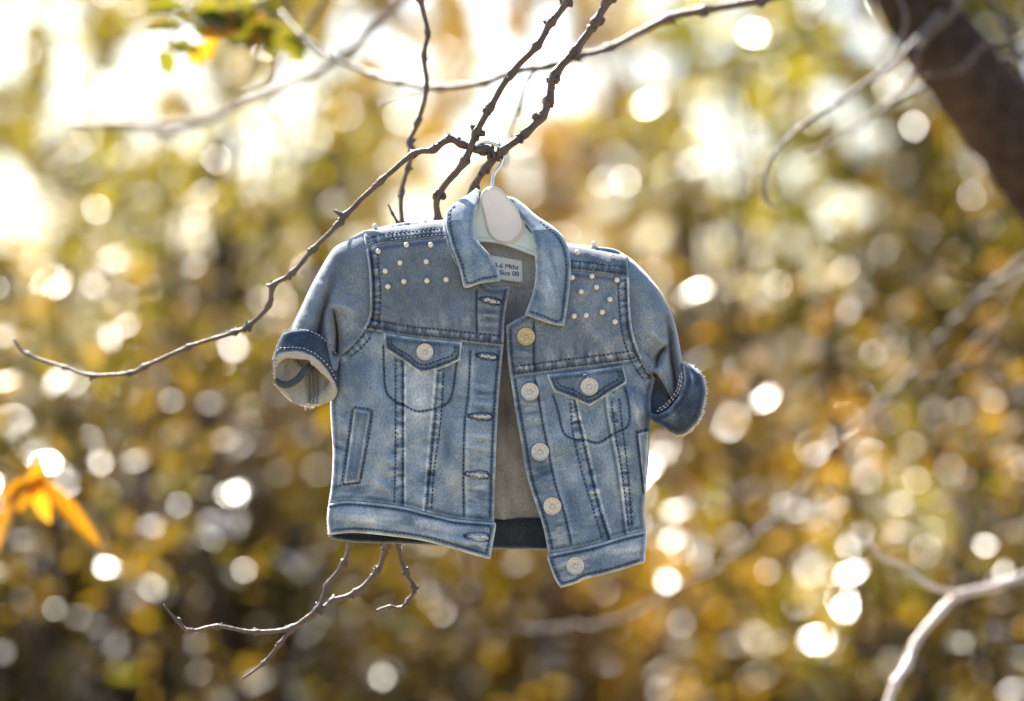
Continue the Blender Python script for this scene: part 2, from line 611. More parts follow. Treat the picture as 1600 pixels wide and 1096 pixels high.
def tree(name, label, cat, x, y, crown_c, crown_r, n, palette, seed, size=0.062, clumps=110, sig=0.13, group=None, field=None, trunk_r=0.09, limbs=6):
    g = np.random.default_rng(seed)
    t = empty(name, (x, y, 0))
    tag(t, label, cat, group)
    cc = np.array(crown_c)
    X, k, cl = cloud(cc, np.array(crown_r), n, g, clumps, sig, field)
    top = np.array([cc[0], cc[1], cc[2] + crown_r[2] * 0.5])
    base = np.array([x, y, -0.05])
    s = np.linspace(0, 1, 9)[:, None]
    path = base * (1 - s) + top * s + np.sin(s * 5 + seed) * np.array([0.06, 0.04, 0]) * s
    p = Pile()
    p.add(*tube_arrays(path, trunk_r * (1 - 0.82 * s[:, 0]) + 0.004, 8, rough=0.05, seed=seed))
    for q in range(limbs):
        e = cl[g.integers(0, len(cl))]
        a = path[g.integers(3, 8)]
        s2 = np.linspace(0, 1, 6)[:, None]
        m = a * (1 - s2) + e * s2 + np.array([0, 0, -0.12]) * (s2 * (1 - s2) * 4) + g.normal(size=(6, 3)) * 0.02
        p.add(*tube_arrays(m, trunk_r * 0.33 * (1 - 0.85 * s2[:, 0]) + 0.003, 6, seed=q))
    p.build('trunk', TRUNK, t)
    V, F, c = leaf_cards(X, size, tint_of(k, palette, clumps, g), g)
    build('crown', V, F, LEAF, t, attrs={'tint': c}, smooth=False)
    return t


T_GROUP = 'blurred autumn trees behind the jacket'
trees = [
    (-1.75, 5.4, (-1.7, 5.4, 2.3), (1.15, .8, 1.25), 21600, 'olive', 'tall olive green tree standing behind the hanging jacket at far left'),
    (-0.75, 6.6, (-0.6, 6.7, 2.2), (1.0, .8, 1.15), 19200, 'gold', 'golden leaved tree showing between the jacket sleeve and the yellow leaves'),
    (0.75, 7.4, (0.7, 7.3, 2.5), (1.2, .8, 1.3), 21600, 'gold', 'golden olive tree glowing just beyond the jacket collar'),
    (1.55, 5.6, (1.35, 5.7, 2.35), (1.0, .8, 1.25), 21600, 'green', 'yellow green tree below the dark leaning trunk'),
    (2.5, 7.0, (2.3, 7.0, 2.1), (1.0, .9, 1.4), 21600, 'brown', 'brown leaved tree in shade at the far right edge'),
    (-2.6, 8.6, (-2.5, 8.6, 2.3), (1.2, .9, 1.6), 16800, 'gold', 'pale gold tree farthest back on the left'),
    (0.1, 9.8, (0.0, 9.8, 2.0), (1.5, .9, 1.5), 19200, 'olive', 'olive tree farthest back in the middle, half hidden by the jacket'),
]
COVER = np.zeros((38, 40))
for i, (x, y, c, r, n, pal, lab) in enumerate(trees):
    X = cloud(np.array(c), np.array(r), n, np.random.default_rng(100 + i), 110, .13, 'raw')
    u, v, k = view_uv(X)
    a = 0.062 ** 2 * 0.6 * 0.5 * 0.5 * (k / S) ** 2 / 2500.0
    ok = (u > -200) & (u < 1800) & (v > -400) & (v < 1500)
    np.add.at(COVER, (((v + 400) / 50).astype(int)[ok], ((u + 200) / 50).astype(int)[ok]), a[ok])
for i, (x, y, c, r, n, pal, lab) in enumerate(trees):
    tree('background_tree', lab, 'tree', x, y, c, r, n, pal, 100 + i, group=T_GROUP, field=thin)

shrubs = [
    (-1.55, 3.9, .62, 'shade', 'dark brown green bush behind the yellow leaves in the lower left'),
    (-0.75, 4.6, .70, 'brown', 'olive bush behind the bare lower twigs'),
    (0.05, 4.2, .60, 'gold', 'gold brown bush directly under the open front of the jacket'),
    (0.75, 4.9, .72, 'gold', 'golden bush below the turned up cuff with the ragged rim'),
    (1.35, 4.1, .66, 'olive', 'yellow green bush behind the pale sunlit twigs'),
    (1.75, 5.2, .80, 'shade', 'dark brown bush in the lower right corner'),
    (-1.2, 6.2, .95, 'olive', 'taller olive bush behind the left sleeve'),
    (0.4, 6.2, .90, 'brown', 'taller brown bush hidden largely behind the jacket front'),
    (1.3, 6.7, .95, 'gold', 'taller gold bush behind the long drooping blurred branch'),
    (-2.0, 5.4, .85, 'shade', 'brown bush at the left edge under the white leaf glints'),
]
for i, (x, y, h, pal, lab) in enumerate(shrubs):
    tree('autumn_shrub', lab, 'shrub', x, y, (x, y, h * 0.95), (.62, .5, h * 0.85), 10000, pal, 300 + i, size=0.06, clumps=70, sig=0.11,
         group='blurred autumn bushes behind the jacket', field=lambda X: np.clip(openness(X) * 1.5 - .1, 0, 0.96), trunk_r=0.035, limbs=9)

near = [
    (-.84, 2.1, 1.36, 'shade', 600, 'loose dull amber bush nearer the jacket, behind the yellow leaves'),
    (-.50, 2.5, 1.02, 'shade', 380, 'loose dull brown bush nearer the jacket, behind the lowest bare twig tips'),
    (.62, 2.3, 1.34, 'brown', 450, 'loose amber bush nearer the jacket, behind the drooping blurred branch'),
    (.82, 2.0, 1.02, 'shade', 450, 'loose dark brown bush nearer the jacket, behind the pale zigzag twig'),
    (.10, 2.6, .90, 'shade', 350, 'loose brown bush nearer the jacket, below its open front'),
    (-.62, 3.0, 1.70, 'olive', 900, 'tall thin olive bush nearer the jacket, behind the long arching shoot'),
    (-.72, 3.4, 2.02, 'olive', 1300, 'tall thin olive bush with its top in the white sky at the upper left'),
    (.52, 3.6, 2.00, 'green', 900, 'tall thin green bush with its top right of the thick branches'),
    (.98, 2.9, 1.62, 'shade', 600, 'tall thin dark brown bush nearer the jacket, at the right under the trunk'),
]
for i, (x, y, z, pal, n_, lab) in enumerate(near):
    tree('loose_shrub', lab, 'shrub', x, y, (x, y, z), (.42, .28, .40), n_, pal, 500 + i, size=0.042, clumps=60, sig=0.06,
         group='loose bushes close behind the jacket', field=lambda X: np.clip(openness(X) * 1.0, 0.1, 0.55), trunk_r=0.014, limbs=12)

# the wood beyond, one mass of leaves
g = np.random.default_rng(77)
n = 110000
X = np.stack([g.uniform(-16, 16, n), g.uniform(13, 17, n), np.abs(g.normal(size=n))], 1)
X[:, 2] *= 1.0 + 1.6 * sstep((np.abs(X[:, 0]) - 3.6) / 3.0)
X[:, 2] += 0.25 * fbm(X[:, 0] * 0.8, X[:, 1] * 0.8, 3)
keep = (X[:, 2] > 0.05) & (g.uniform(size=n) > np.clip(openness(X) * 3, 0, .985))
X = X[keep]
pick = (vnoise(X[:, 0] * 1.1, X[:, 2] * 1.3, 4) * 6).astype(int) % 4
tints = np.where((pick < 2)[:, None], np.array(PAL['brown'])[pick], np.array(PAL['olive'])[pick])
V, F, c = leaf_cards(X, 0.13, tints, g)
tag(build('distant_woods', V, F, LEAF, attrs={'tint': c}, smooth=False), 'blurred mass of autumn woodland far behind the bushes', 'woods', kind='stuff')

# ------------------------------------------------------------------ bare branches
def bare_branch(label, parts, seed, material=BARK, cat='branch', **kw):
    u, v, d = parts[0][0][:3]
    o = empty('bare_branch', P(u, v, d))
    tag(o, label, cat, 'bare branches around the jacket')
    for i, nodes in enumerate(parts):
        branch_mesh(nodes, seed + i, **kw).build('stem' if i == 0 else 'twig', material, o)
    return o


def ln(pts, d, r):
    """(u,v) list -> nodes with depth and radius interpolated along the list"""
    n = len(pts)
    dd = np.interp(np.linspace(0, 1, n), np.linspace(0, 1, len(d)), d) if np.ndim(d) else np.full(n, d)
    rr = np.interp(np.linspace(0, 1, n), np.linspace(0, 1, len(r)), r) if np.ndim(r) else np.full(n, r)
    return [(p[0], p[1], a, b) for p, a, b in zip(pts, dd, rr)]


A1 = [(905, -30, 18, 5.2), (886, 2, 18, 5.2), (861, 35, 18, 5.2), (839, 71, 18, 5.2), (797, 117, 18, 5.0), (766, 168, 17, 5.0), (744, 208, 14, 5.2),
      (726, 252, 4, 5.4), (686, 303, -25, 5.0), (684, 343, -50, 5.0), (690, 430, -62, 4.8), (678, 560, -60, 4.8), (645, 720, -60, 4.6),
      (604, 853, -55, 4.6), (589, 893, -52, 4.4), (556, 926, -50, 4.2), (520, 939, -50, 4.0), (503, 952, -48, 3.8), (456, 981, -45, 3.8), (401, 988, -42, 3.4),
      (339, 979, -40, 3.0), (296, 986, -40, 3.0), (277, 970, -40, 2.4), (255, 945, -40, 1.6)]
A2 = ln([(640, 735), (560, 800), (547, 851), (536, 882), (511, 915), (496, 951), (456, 984), (438, 1006), (412, 1036), (379, 1061)], [-62, -50, -44, -40], [3.8, 3.6, 3.6, 3.2, 2.2])
A3 = ln([(650, 700), (618, 790), (622, 853), (633, 893), (648, 919), (637, 940), (626, 950), (610, 948), (589, 953)], [-60, -50, -46], [3.6, 3.4, 3.2, 2.6, 1.8])
ba = bare_branch('brown branch passing in front of the hanger hook, its lower twigs reappearing under the hem', [A1, A2, A3], 5, node_bulge=0.6)

B1 = [(965, -30, 2, 6.4), (949, 0, 2, 6.4), (930, 35, 2, 6.4), (898, 80, 2, 6.4), (867, 117, 2, 6.4), (857, 157, 2, 6.0), (846, 182, 2, 6.2),
      (821, 208, 1, 6.0), (784, 237, 0, 6.0), (759, 263, -18, 5.6), (741, 292, -45, 5.2), (720, 345, -62, 5.0), (712, 440, -66, 5.0)]
B2 = [(773, 244, 0, 5.4), (760, 234, 0, 5.6), (746, 233, 1, 5.2), (722, 226, 2, 4.8), (700, 217, 2, 5.0), (679, 233, 2, 5.0), (646, 241, 0, 4.6), (595, 283, -8, 4.2), (540, 336, -20, 4.0),
      (529, 350, -24, 4.0), (489, 390, -34, 4.0), (456, 428, -44, 4.0), (427, 447, -54, 4.0), (420, 478, -62, 3.8), (387, 510, -75, 3.8), (365, 520, -84, 3.6),
      (296, 542, -115, 3.4), (226, 573, -150, 3.4), (204, 583, -160, 3.2), (142, 587, -190, 3.2), (102, 575, -210, 3.0), (44, 554, -235, 2.6), (20, 530, -245, 1.8)]
bb = bare_branch('thick brown branch the steel hook hangs beside, its long shoot arching left', [B1, B2, ln([(541, 336), (531, 335), (522, 329)], -19, [3, 2.4, 2.2])], 15, node_bulge=0.5)
g = np.random.default_rng(8)
for (u, v, r, m, q_) in ((589, 893, 5, 6, -52), (556, 926, 4, 5, -50), (536, 882, 4, 5, -47), (510, 914, 4.5, 5, -46), (648, 919, 4, 6, -48), (636, 940, 3.6, 5, -46), (626, 950, 3.6, 5, -46), (600, 858, 5, 5, -55),
                        (296, 986, 4, 6, -40), (312, 990, 3, 4, -40), (401, 988, 3.6, 5, -42), (412, 1036, 3.4, 6, -41), (438, 1006, 3.6, 5, -43), (340, 979, 3.4, 4, -40), (590, 953, 2.6, 4, -44), (524, 940, 3.6, 4, -50),
                        (686, 303, 5.5, 5, -22), (726, 252, 5.5, 5, 4), (797, 117, 5.5, 5, 18), (839, 71, 5, 5, 18), (861, 35, 5, 5, 18), (886, 4, 5.5, 5, 18)):
    kp = Pile()
    for q in range(m):
        kp.add(*blob(P(u + g.normal() * r * 0.55, v + g.normal() * r * 0.55, q_ + g.normal() * 2)[None][0], r * S * g.uniform(0.35, 0.75, 3), int(g.integers(1e6)), 0.3))
    kp.build('knot', BARK, ba)
for (u, v, r, m) in ((489, 390, 4.5, 5), (456, 428, 4.5, 5), (427, 447, 5, 6), (387, 510, 4.5, 5), (365, 520, 4.5, 5), (540, 336, 4.8, 5), (646, 241, 5, 5), (595, 283, 4.4, 4)):
    d_ = float(np.interp(-u, [-773, -646, -540, -456, -387, -365], [0, 0, -20, -44, -75, -84]))
    kp = Pile()
    for q in range(m):
        kp.add(*blob(P(u + g.normal() * r * 0.55, v + g.normal() * r * 0.55, d_ + g.normal() * 2)[None][0], r * S * g.uniform(0.35, 0.75, 3), int(g.integers(1e6)), 0.3))
    kp.build('knot', BARK, bb)
for (u, v, r, m) in ((770, 246, 7.5, 7), (700, 216, 5.5, 8), (680, 232, 5.0, 6), (690, 224, 4.6, 5), (847, 184, 6.0, 6), (931, 36, 6.0, 4), (868, 119, 5, 4), (745, 232, 4, 4), (763, 235, 4, 4)):
    kp = Pile()
    for q in range(m):
        kp.add(*blob(P(u + g.normal() * r * 0.4, v + g.normal() * r * 0.45, 3 + g.normal() * 3)[None][0], r * S * g.uniform(0.4, 0.7, 3), int(g.integers(1e6)), 0.3))
    kp.build('knot', BARK, bb)
# the short spur under the shoulder-side twig
bare_branch('short dark twig end poking up behind the left shoulder seam', [ln([(632, 372), (622, 348), (614, 333), (607, 320)], -60, [2.6, 2.0, 1.3])], 25, buds=False)
bare_branch('thin bare twig hanging straight down from the top edge left of the hook', [ln([(655, -20), (657, 0), (668, 51), (662, 88), (666, 139), (653, 190), (640, 222), (644, 237), (637, 263), (628, 303), (629, 350), (632, 400)], -(0.11 / S), [3.6, 3.4, 3.4, 4.2, 3.6, 3.4])], 31, node_bulge=0.6)
m_ = 1 / S
bare_branch('pale lit twig crossing behind both thick branches from the top right', [
    ln([(1262, -18), (1190, 0), (1100, 16), (1044, 29), (952, 75), (905, 88), (857, 104), (806, 111), (759, 128), (686, 137), (624, 128), (584, 117), (520, 90), (470, 55), (440, 20)], [-.20 * m_, -.26 * m_, -.5 * m_], [6.5, 6, 5.2, 4.4, 4]),
    ln([(860, 100), (828, 120), (812, 170), (798, 210), (790, 260)], -.26 * m_, [3, 2.2]),
    ln([(665, 140), (630, 150), (600, 160), (587, 168)], -.3 * m_, [2.4, 1.6])], 41)
bare_branch('blurred grey twig sloping down to the left across the bright sky', [
    ln([(640, -10), (590, 38), (540, 85), (480, 120), (420, 150), (340, 180), (280, 195), (200, 192), (110, 192)], [-.6 * m_, -.95 * m_], [5.5, 5.5, 5, 4]),
    ln([(340, 180), (300, 200), (250, 215)], -.85 * m_, [5, 4])], 51, buds=False)
bare_branch('blurred dark twig reaching down left from the leaning trunk with a curled dry tip', [
    ln([(1470, 20), (1420, 75), (1380, 110), (1310, 160), (1250, 200), (1205, 245), (1195, 285), (1200, 318), (1215, 322)], [-.6 * m_, -.42 * m_, -.38 * m_], [4.2, 4, 3, 2.4, 2]),
    ln([(1460, 130), (1400, 155), (1330, 205), (1260, 245)], -.75 * m_, [3.6, 2.6])], 61)
bare_branch('blurred twigs at the top right corner beyond the leaning trunk', [
    ln([(1540, -10), (1575, 40), (1590, 90), (1600, 130), (1620, 170)], -.8 * m_, [7, 6]),
    ln([(1620, 85), (1560, 95), (1480, 118), (1430, 122)], -.8 * m_, [6, 5])], 71, buds=False)
bare_branch('long blurred branch drooping from the right edge and along under the jacket', [
    ln([(1750, 470), (1700, 400), (1640, 385), (1560, 440), (1490, 505), (1420, 585), (1350, 655), (1300, 700), (1250, 770), (1190, 830), (1120, 885), (1060, 915), (1000, 955), (930, 975), (860, 982), (790, 986)],
       [-.8 * m_, -.95 * m_, -.9 * m_, -1.1 * m_], [4.4, 4.0, 3.6, 3.0, 1.2]), ln([(1420, 585), (1470, 590), (1530, 570), (1570, 590)], -.95 * m_, [2, 1.4]), ln([(1250, 770), (1290, 760), (1340, 790)], -.9 * m_, [2, 1.4])], 81, material=BARK, node_bulge=0.6, wob=2.0)
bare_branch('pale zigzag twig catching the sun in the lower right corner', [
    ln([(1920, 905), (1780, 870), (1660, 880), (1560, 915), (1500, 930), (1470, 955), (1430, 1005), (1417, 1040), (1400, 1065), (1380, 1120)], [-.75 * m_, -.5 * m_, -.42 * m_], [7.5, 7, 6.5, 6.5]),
    ln([(1500, 930), (1450, 915), (1410, 885), (1375, 870), (1358, 840)], -.5 * m_, [4.5, 3.8, 3])], 91, material=BARK_SUNLIT, node_bulge=0.3)

bare_branch('tangle of fine blurred twigs at the right edge under the leaning trunk', [
    ln([(1660, 400), (1600, 425), (1560, 440), (1520, 445), (1480, 430)], -.7 * m_, [2, 1.4]),
    ln([(1600, 425), (1575, 470), (1560, 520), (1530, 560)], -.72 * m_, [1.8, 1.4]),
    ln([(1660, 520), (1590, 500), (1540, 520), (1500, 560), (1470, 620)], -.85 * m_, [2, 1.4])], 111)
bare_branch('fine blurred twigs crossing in front of the leaning trunk', [
    ln([(1520, -20), (1480, 30), (1440, 70), (1425, 120), (1395, 150)], -.55 * m_, [4, 2.6]),
    ln([(1400, -20), (1415, 30), (1405, 70), (1380, 100)], -.5 * m_, [3, 2]),
    ln([(1660, 20), (1600, 60), (1540, 70), (1500, 110), (1440, 120)], -.6 * m_, [4, 2.4])], 121)
bare_branch('faint twigs sloping through the white sky at the top left', [
    ln([(300, 190), (240, 205), (180, 190), (120, 200), (60, 235)], -1.1 * m_, [4.5, 3]),
    ln([(520, -20), (480, 40), (440, 80), (425, 130), (380, 150), (350, 165)], -.75 * m_, [4, 3])], 131)

# the leaning trunk
tk = empty('leaning_tree', at(2110, 3050, .75))
tag(tk, 'dark thick leaning tree trunk crossing the top right corner', 'tree')
c = catmull([(940, -980), (1080, -640), (1230, -370), (1330, -190), (1395, -60), (1450, 40), (1515, 130), (1585, 215), (1660, 330), (1800, 560), (1930, 900), (2030, 1400), (2090, 2200), (2110, 3000), (2112, 3180)], 30)
W = at(c[:, 0], c[:, 1], .75)
V, F = tube_arrays(W, np.interp(c[:, 1], [-980, -190, 560, 1400, 3000, 3180], [22, 54, 76, 92, 112, 150]) * S * 1.3, 20, rough=0.05, seed=3)
build('trunk', V, F, TRUNK, tk)

# ------------------------------------------------------------------ leafy sprays near the jacket plane
def leaf_blade(base, tip, width, normal, lobes=False, curl=0.12, n=8):
    """a leaf with a midrib fold, a curl along its length and a pointed or lobed outline"""
    base, tip = np.asarray(base, float), np.asarray(tip, float)
    ax = tip - base
    L = np.linalg.norm(ax)
    ax /= L
    nn = np.asarray(normal, float)
    nn -= (nn @ ax) * ax
    nn /= np.linalg.norm(nn)
    bb_ = np.cross(nn, ax)
    V = []
    for i in range(n + 1):
        t = i / n
        w = width * (math.sin(math.pi * min(1, t * 0.97 + 0.03)) ** 0.75) * (1 - 0.35 * t)
        if lobes:
            w *= 1 + 0.35 * math.sin(t * 19)
        q = base + ax * L * t - nn * curl * L * t * t
        for s in (-1, -.5, 0, .5, 1):
            V.append(q + bb_ * s * w * 0.5 + nn * abs(s) * w * 0.16)
    F = [[i * 5 + j, i * 5 + j + 1, i * 5 + j + 6, i * 5 + j + 5] for i in range(n) for j in range(4)]
    return np.array(V), F


def spray(name, label, cat, root, leaves, y, stems, tint, material, lobes, group=None):
    o = empty(name, at(*root, y))
    tag(o, label, cat, group)
    for st in stems:
        c = catmull(st, 6)
        W = at(c[:, 0], c[:, 1], y)
        build('stem', *tube_arrays(W, np.linspace(2.4, 1.2, len(c)) * S * (1 + y / CAM_D), 6), BARK, o)
    g = np.random.default_rng(int(abs(root[0] * 7 + root[1])) + 1)
    for (u0, v0, u1, v1, w) in leaves:
        k = (1 + y / CAM_D)
        V, F = leaf_blade(at(u0, v0, y), at(u1, v1, y + g.uniform(-.02, .02)), w * S * k, (g.normal() * .4, -1, 0.5 + g.normal() * .4), lobes)
        t = np.array(tint) * g.uniform(0.8, 1.2)
        if g.uniform() < 0.2 and lobes:
            t = np.array((.26, .15, .03))
        build('leaf', V, F, material, o, attrs={'tint': np.tile(np.append(t, 1), (len(V), 1))})
    return o


spray('yellow_leaf_spray', 'drooping spray of long bright yellow leaves at the left edge', 'leaves', (20, 735),
      [(50, 775, 66, 714, 36), (60, 745, 160, 852, 34), (50, 745, 78, 822, 32), (34, 756, -14, 866, 36), (54, 746, -4, 790, 36), (45, 752, 30, 800, 28)],
      0.55, [[(-60, 690), (-10, 722), (50, 752)], [(50, 752), (60, 747)]], (.22, .115, .016), LEAF_YELLOW, False)
gl_ = np.random.default_rng(4)
lv = []
for (u, v) in ((300, 25), (330, 18), (352, 8), (378, 22), (405, 12), (430, 40), (445, 55), (320, 42), (282, 45), (262, 70), (376, 48), (345, 30), (290, 12), (415, 38), (452, 30), (248, 82), (310, 8), (362, 34), (395, 30), (336, 60), (425, 60), (440, 10), (400, 2), (275, 28)):
    a = gl_.uniform(0, 2 * math.pi)
    q = gl_.uniform(46, 80)
    lv.append((u, v, u + math.cos(a) * q, v + abs(math.sin(a)) * q * 0.7, gl_.uniform(28, 46)))
spray('leafy_twig', 'soft focus green lobed leaves hanging from a twig at the top left', 'leaves', (432, -10), lv, 0.55,
      [[(440, -20), (430, 20), (405, 80), (380, 140), (365, 175)], [(430, 10), (380, 15), (320, 20), (260, 65)], [(440, -20), (470, 60), (500, 95)]], (.092, .102, .022), LEAF_YELLOW, True, None)

# ------------------------------------------------------------------ the jacket: shapes of the cloth
TOP = np.array([(430, 540), (520, 386), (566, 361), (690, 345), (745, 300), (790, 308), (887, 381), (980, 400), (1010, 425), (1060, 520)], float)


def body_depth(p):
    """depth of the hanging front over its mid plane: rounded sides, shoulder roll, soft wrinkles"""
    u, v = p[:, 0], p[:, 1]
    L = np.interp(v, [350, 520, 560, 632, 671, 707, 753, 790, 880], [465, 470, 512, 515, 517, 519, 517, 512, 512])
    R = np.interp(v, [350, 520, 570, 600, 632, 722, 793, 829, 890], [1060, 1062, 1036, 1024, 1019, 1015, 1008, 1011, 1009])
    t = np.clip((u - (L + R) / 2) / ((R - L) / 2), -1, 1)
    d = 54 * np.clip(1 - np.abs(t) ** 2.8, 0, 1) ** 0.55
    s = np.clip((v - np.interp(u, TOP[:, 0], TOP[:, 1])) / 48, 0, 1)
    d = d * (0.12 + 0.88 * np.sqrt(1 - (1 - s) ** 2))
    low = sstep((v - 520) / 200)
    d = d + 10 * fbm(u / 95, v / 130, 21) + 5.0 * fbm(u / 34, v / 46, 22)
    d = d + low * 3.0 * np.sin((u - 0.25 * v) / 21.0 + 2 * fbm(u / 80, v / 80, 3))
    return d


def groove(line, depth, w, wear=0.0, soft=1.0):
    l = catmull(line, 5)
    n = len(l)
    dv = np.interp(np.linspace(0, 1, n), np.linspace(0, 1, len(np.atleast_1d(depth))), np.atleast_1d(depth))
    wv = np.interp(np.linspace(0, 1, n), np.linspace(0, 1, len(np.atleast_1d(w))), np.atleast_1d(w))
    al = arclen(l)

    def f(p):
        d, s, a = dist_line(p, l)
        W = np.interp(a, al, wv)
        e = np.exp(-(d / W) ** 2 * soft)
        return -np.interp(a, al, dv) * e, wear * e
    return f


def ridge(line, amp=2.8, w=2.0, wear=0.48):
    l = catmull(line, 5)

    def f(p):
        d, s, a = dist_line(p, l)
        e = np.exp(-(d / w) ** 2)
        dark = np.exp(-((d * s + 4.2) / 2.0) ** 2)
        return amp * e - 2.2 * dark, wear * e * (0.75 + 0.5 * vnoise(a / 9, a * 0, 5)) - 0.20 * dark
    return f


def step(line, amp, w=3.0, wear=0.3):
    """the cloth on the right hand of the line stands amp proud of the other side, with a faded edge and a dark joint"""
    l = catmull(line, 5)

    def f(p):
        d, s, a = dist_line(p, l)
        x = d * s
        e = np.exp(-((x - 2.2) / 1.7) ** 2)
        k = np.exp(-((x + 2.2) / 1.9) ** 2)
        return amp * sstep(x / w + 0.5) * np.exp(-np.clip(x, 0, None) / 30) - 1.2 * k, wear * e * (0.8 + 0.6 * vnoise(a / 11, a * 0, 7)) - 0.26 * k
    return f


def pucker(line, o, amp=3.4, wave=4.6, wear=0.23, seed=1, dark=0.0):
    """crinkled cloth between two rows of stitching, the bumps rubbed pale"""
    l = catmull(line, 5)
    c = offset(l, o / 2)
    hw = abs(o) / 2

    def f(p):
        d, s, a = dist_line(p, c)
        win = sstep((hw + 2.5 - d) / 5.0)
        n = vnoise(a / wave, d * s / (hw * 3.5) + 3.3, seed) + 0.4 * vnoise(a / (wave * 0.5), d * s / hw, seed + 5)
        return amp * n * win - 0.4 * win, win * (wear * 2.0 * n + dark)
    return f


def fade(u, v, ru, rv, amt, rot=0.0):
    c, s = math.cos(rot), math.sin(rot)

    def f(p):
        x, y = p[:, 0] - u, p[:, 1] - v
        return 0.0, amt * np.exp(-((x * c + y * s) / ru) ** 2 - ((-x * s + y * c) / rv) ** 2)
    return f


def wrinkles(cx, cy, rx, ry, amp, wave, ang, seed, rub=0.45):
    """short drag folds around a point"""
    ca, sa = math.cos(ang), math.sin(ang)

    def f(p):
        x, y = p[:, 0] - cx, p[:, 1] - cy
        a, b = x * ca + y * sa, -x * sa + y * ca
        w = np.exp(-(x / rx) ** 2 - (y / ry) ** 2)
        n = fbm(a / (wave * 4), b / wave, seed, 2)
        return amp * 2 * n * w, rub * n * w
    return f


class Cloth:
    """one cut piece of cloth: outline, depth, features, stitched rows"""
    def __init__(self, outline, base, feats=(), lift=0.0, edge=(4.0, 5.0), edge_wear=0.28, edge_dark=0.22, wear0=0.5, mottle=0.13, seed=1):
        self.o = np.asarray(outline, float)
        self.loop = np.vstack([self.o, self.o[:1]])
        self.base, self.feats, self.lift, self.edge = base, feats, lift, edge
        self.ew, self.ed, self.w0, self.mo, self.seed = edge_wear, edge_dark, wear0, mottle, seed

    def depth(self, p, wear=False):
        p = np.asarray(p, float)
        e, _, a = dist_line(p, self.loop)
        d = self.base(p) + self.lift
        w = self.w0 + 0.035 + self.mo * fbm(p[:, 0] / 28, p[:, 1] / 34, self.seed) * 1.6
        for f in self.feats:
            dd, dw = f(p)
            d = d + dd
            w = w + dw
        r, k = self.edge
        x = 1 - np.clip(e / r, 0, 1)
        d = d - k * (1 - np.sqrt(np.clip(1 - x * x, 0, 1)))
        if self.ew:
            w = w + self.ew * np.exp(-(e / 2.6) ** 2) * (0.8 + 0.8 * vnoise(a / 8, a * 0, self.seed)) - self.ed * np.exp(-((e - 6.5) / 3.0) ** 2)
        return (d, w) if wear else d

    def make(self, name, parent, material, h=1.9, thick=5.0, back=None, label=None):
        self.ob = None
        g = np.random.default_rng(self.seed)
        o = self.o
        lo, hi = o.min(0), o.max(0)
        xs = np.arange(lo[0], hi[0], h)
        ys = np.arange(lo[1], hi[1], h * 0.87)
        X, Y = np.meshgrid(xs, ys)
        X = X + (np.arange(len(ys)) % 2)[:, None] * h / 2
        G = np.stack([X.ravel(), Y.ravel()], 1) + g.uniform(-.12, .12, (X.size, 2)) * h
        G = G[inside(G, o)]
        e, _, _ = dist_line(G, self.loop)
        G = G[e > h * 0.55]
        allp = np.vstack([o, G])
        r = delaunay_2d_cdt([Vector(q) for q in allp.tolist()], [], [list(range(len(o)))], 1, 1e-5)
        p = np.array([tuple(q) for q in r[0]])
        tri = [list(t)[::-1] for t in r[2]]
        d, w = self.depth(p, True)
        n = len(p)
        db = (d - thick) if back is None else back(p)
        V = np.vstack([P(p[:, 0], p[:, 1], d), P(p[:, 0], p[:, 1], db)])
        F = tri + [[i + n for i in t[::-1]] for t in tri]
        cnt = {}
        for t in tri:
            for i in range(3):
                cnt[(t[i], t[(i + 1) % 3])] = 1
        F += [[b, a, a + n, b + n] for (a, b) in cnt if (b, a) not in cnt]
        ob = build(name, V, F, material, parent, attrs={'wear': np.concatenate([w, w + 0.05])})
        if label:
            ob['label'] = label
        self.ob, self.p = ob, p
        return ob


def press(cloth, line, w=1.8, amt=0.13, sink=1.2):
    """sink a finished piece of cloth along a line and leave the unfaded indigo there"""
    l = np.asarray(line, float)
    lo, hi = l.min(0) - 4 * w, l.max(0) + 4 * w
    p = cloth.p
    m = np.where(((p > lo) & (p < hi)).all(1))[0]
    if not len(m):
        return
    d, _, a = dist_line(p[m], l)
    e = np.exp(-(d / w) ** 2)
    me = cloth.ob.data
    n = len(me.vertices)
    co = np.empty(n * 3)
    me.vertices.foreach_get('co', co)
    co = co.reshape(-1, 3)
    co[m, 1] += e * sink * S
    me.vertices.foreach_set('co', co.ravel())
    wv_ = np.empty(n, np.float32)
    at_ = me.attributes['wear'].data
    at_.foreach_get('value', wv_)
    wv_[m] -= e * amt * (0.8 + 0.6 * vnoise(a / 7, a * 0, 3))
    at_.foreach_set('value', wv_)
    me.update()


def loop(*segs):
    """outline from separately smoothed runs"""
    out = []
    for s in segs:
        c = catmull(s, 3.0) if len(s) > 1 else np.asarray(s, float)
        for q in c:
            if not out or np.linalg.norm(np.array(out[-1]) - q[:2]) > 0.6:
                out.append(tuple(q[:2]))
    if np.linalg.norm(np.array(out[0]) - np.array(out[-1])) < 0.6:
        out.pop()
    return out


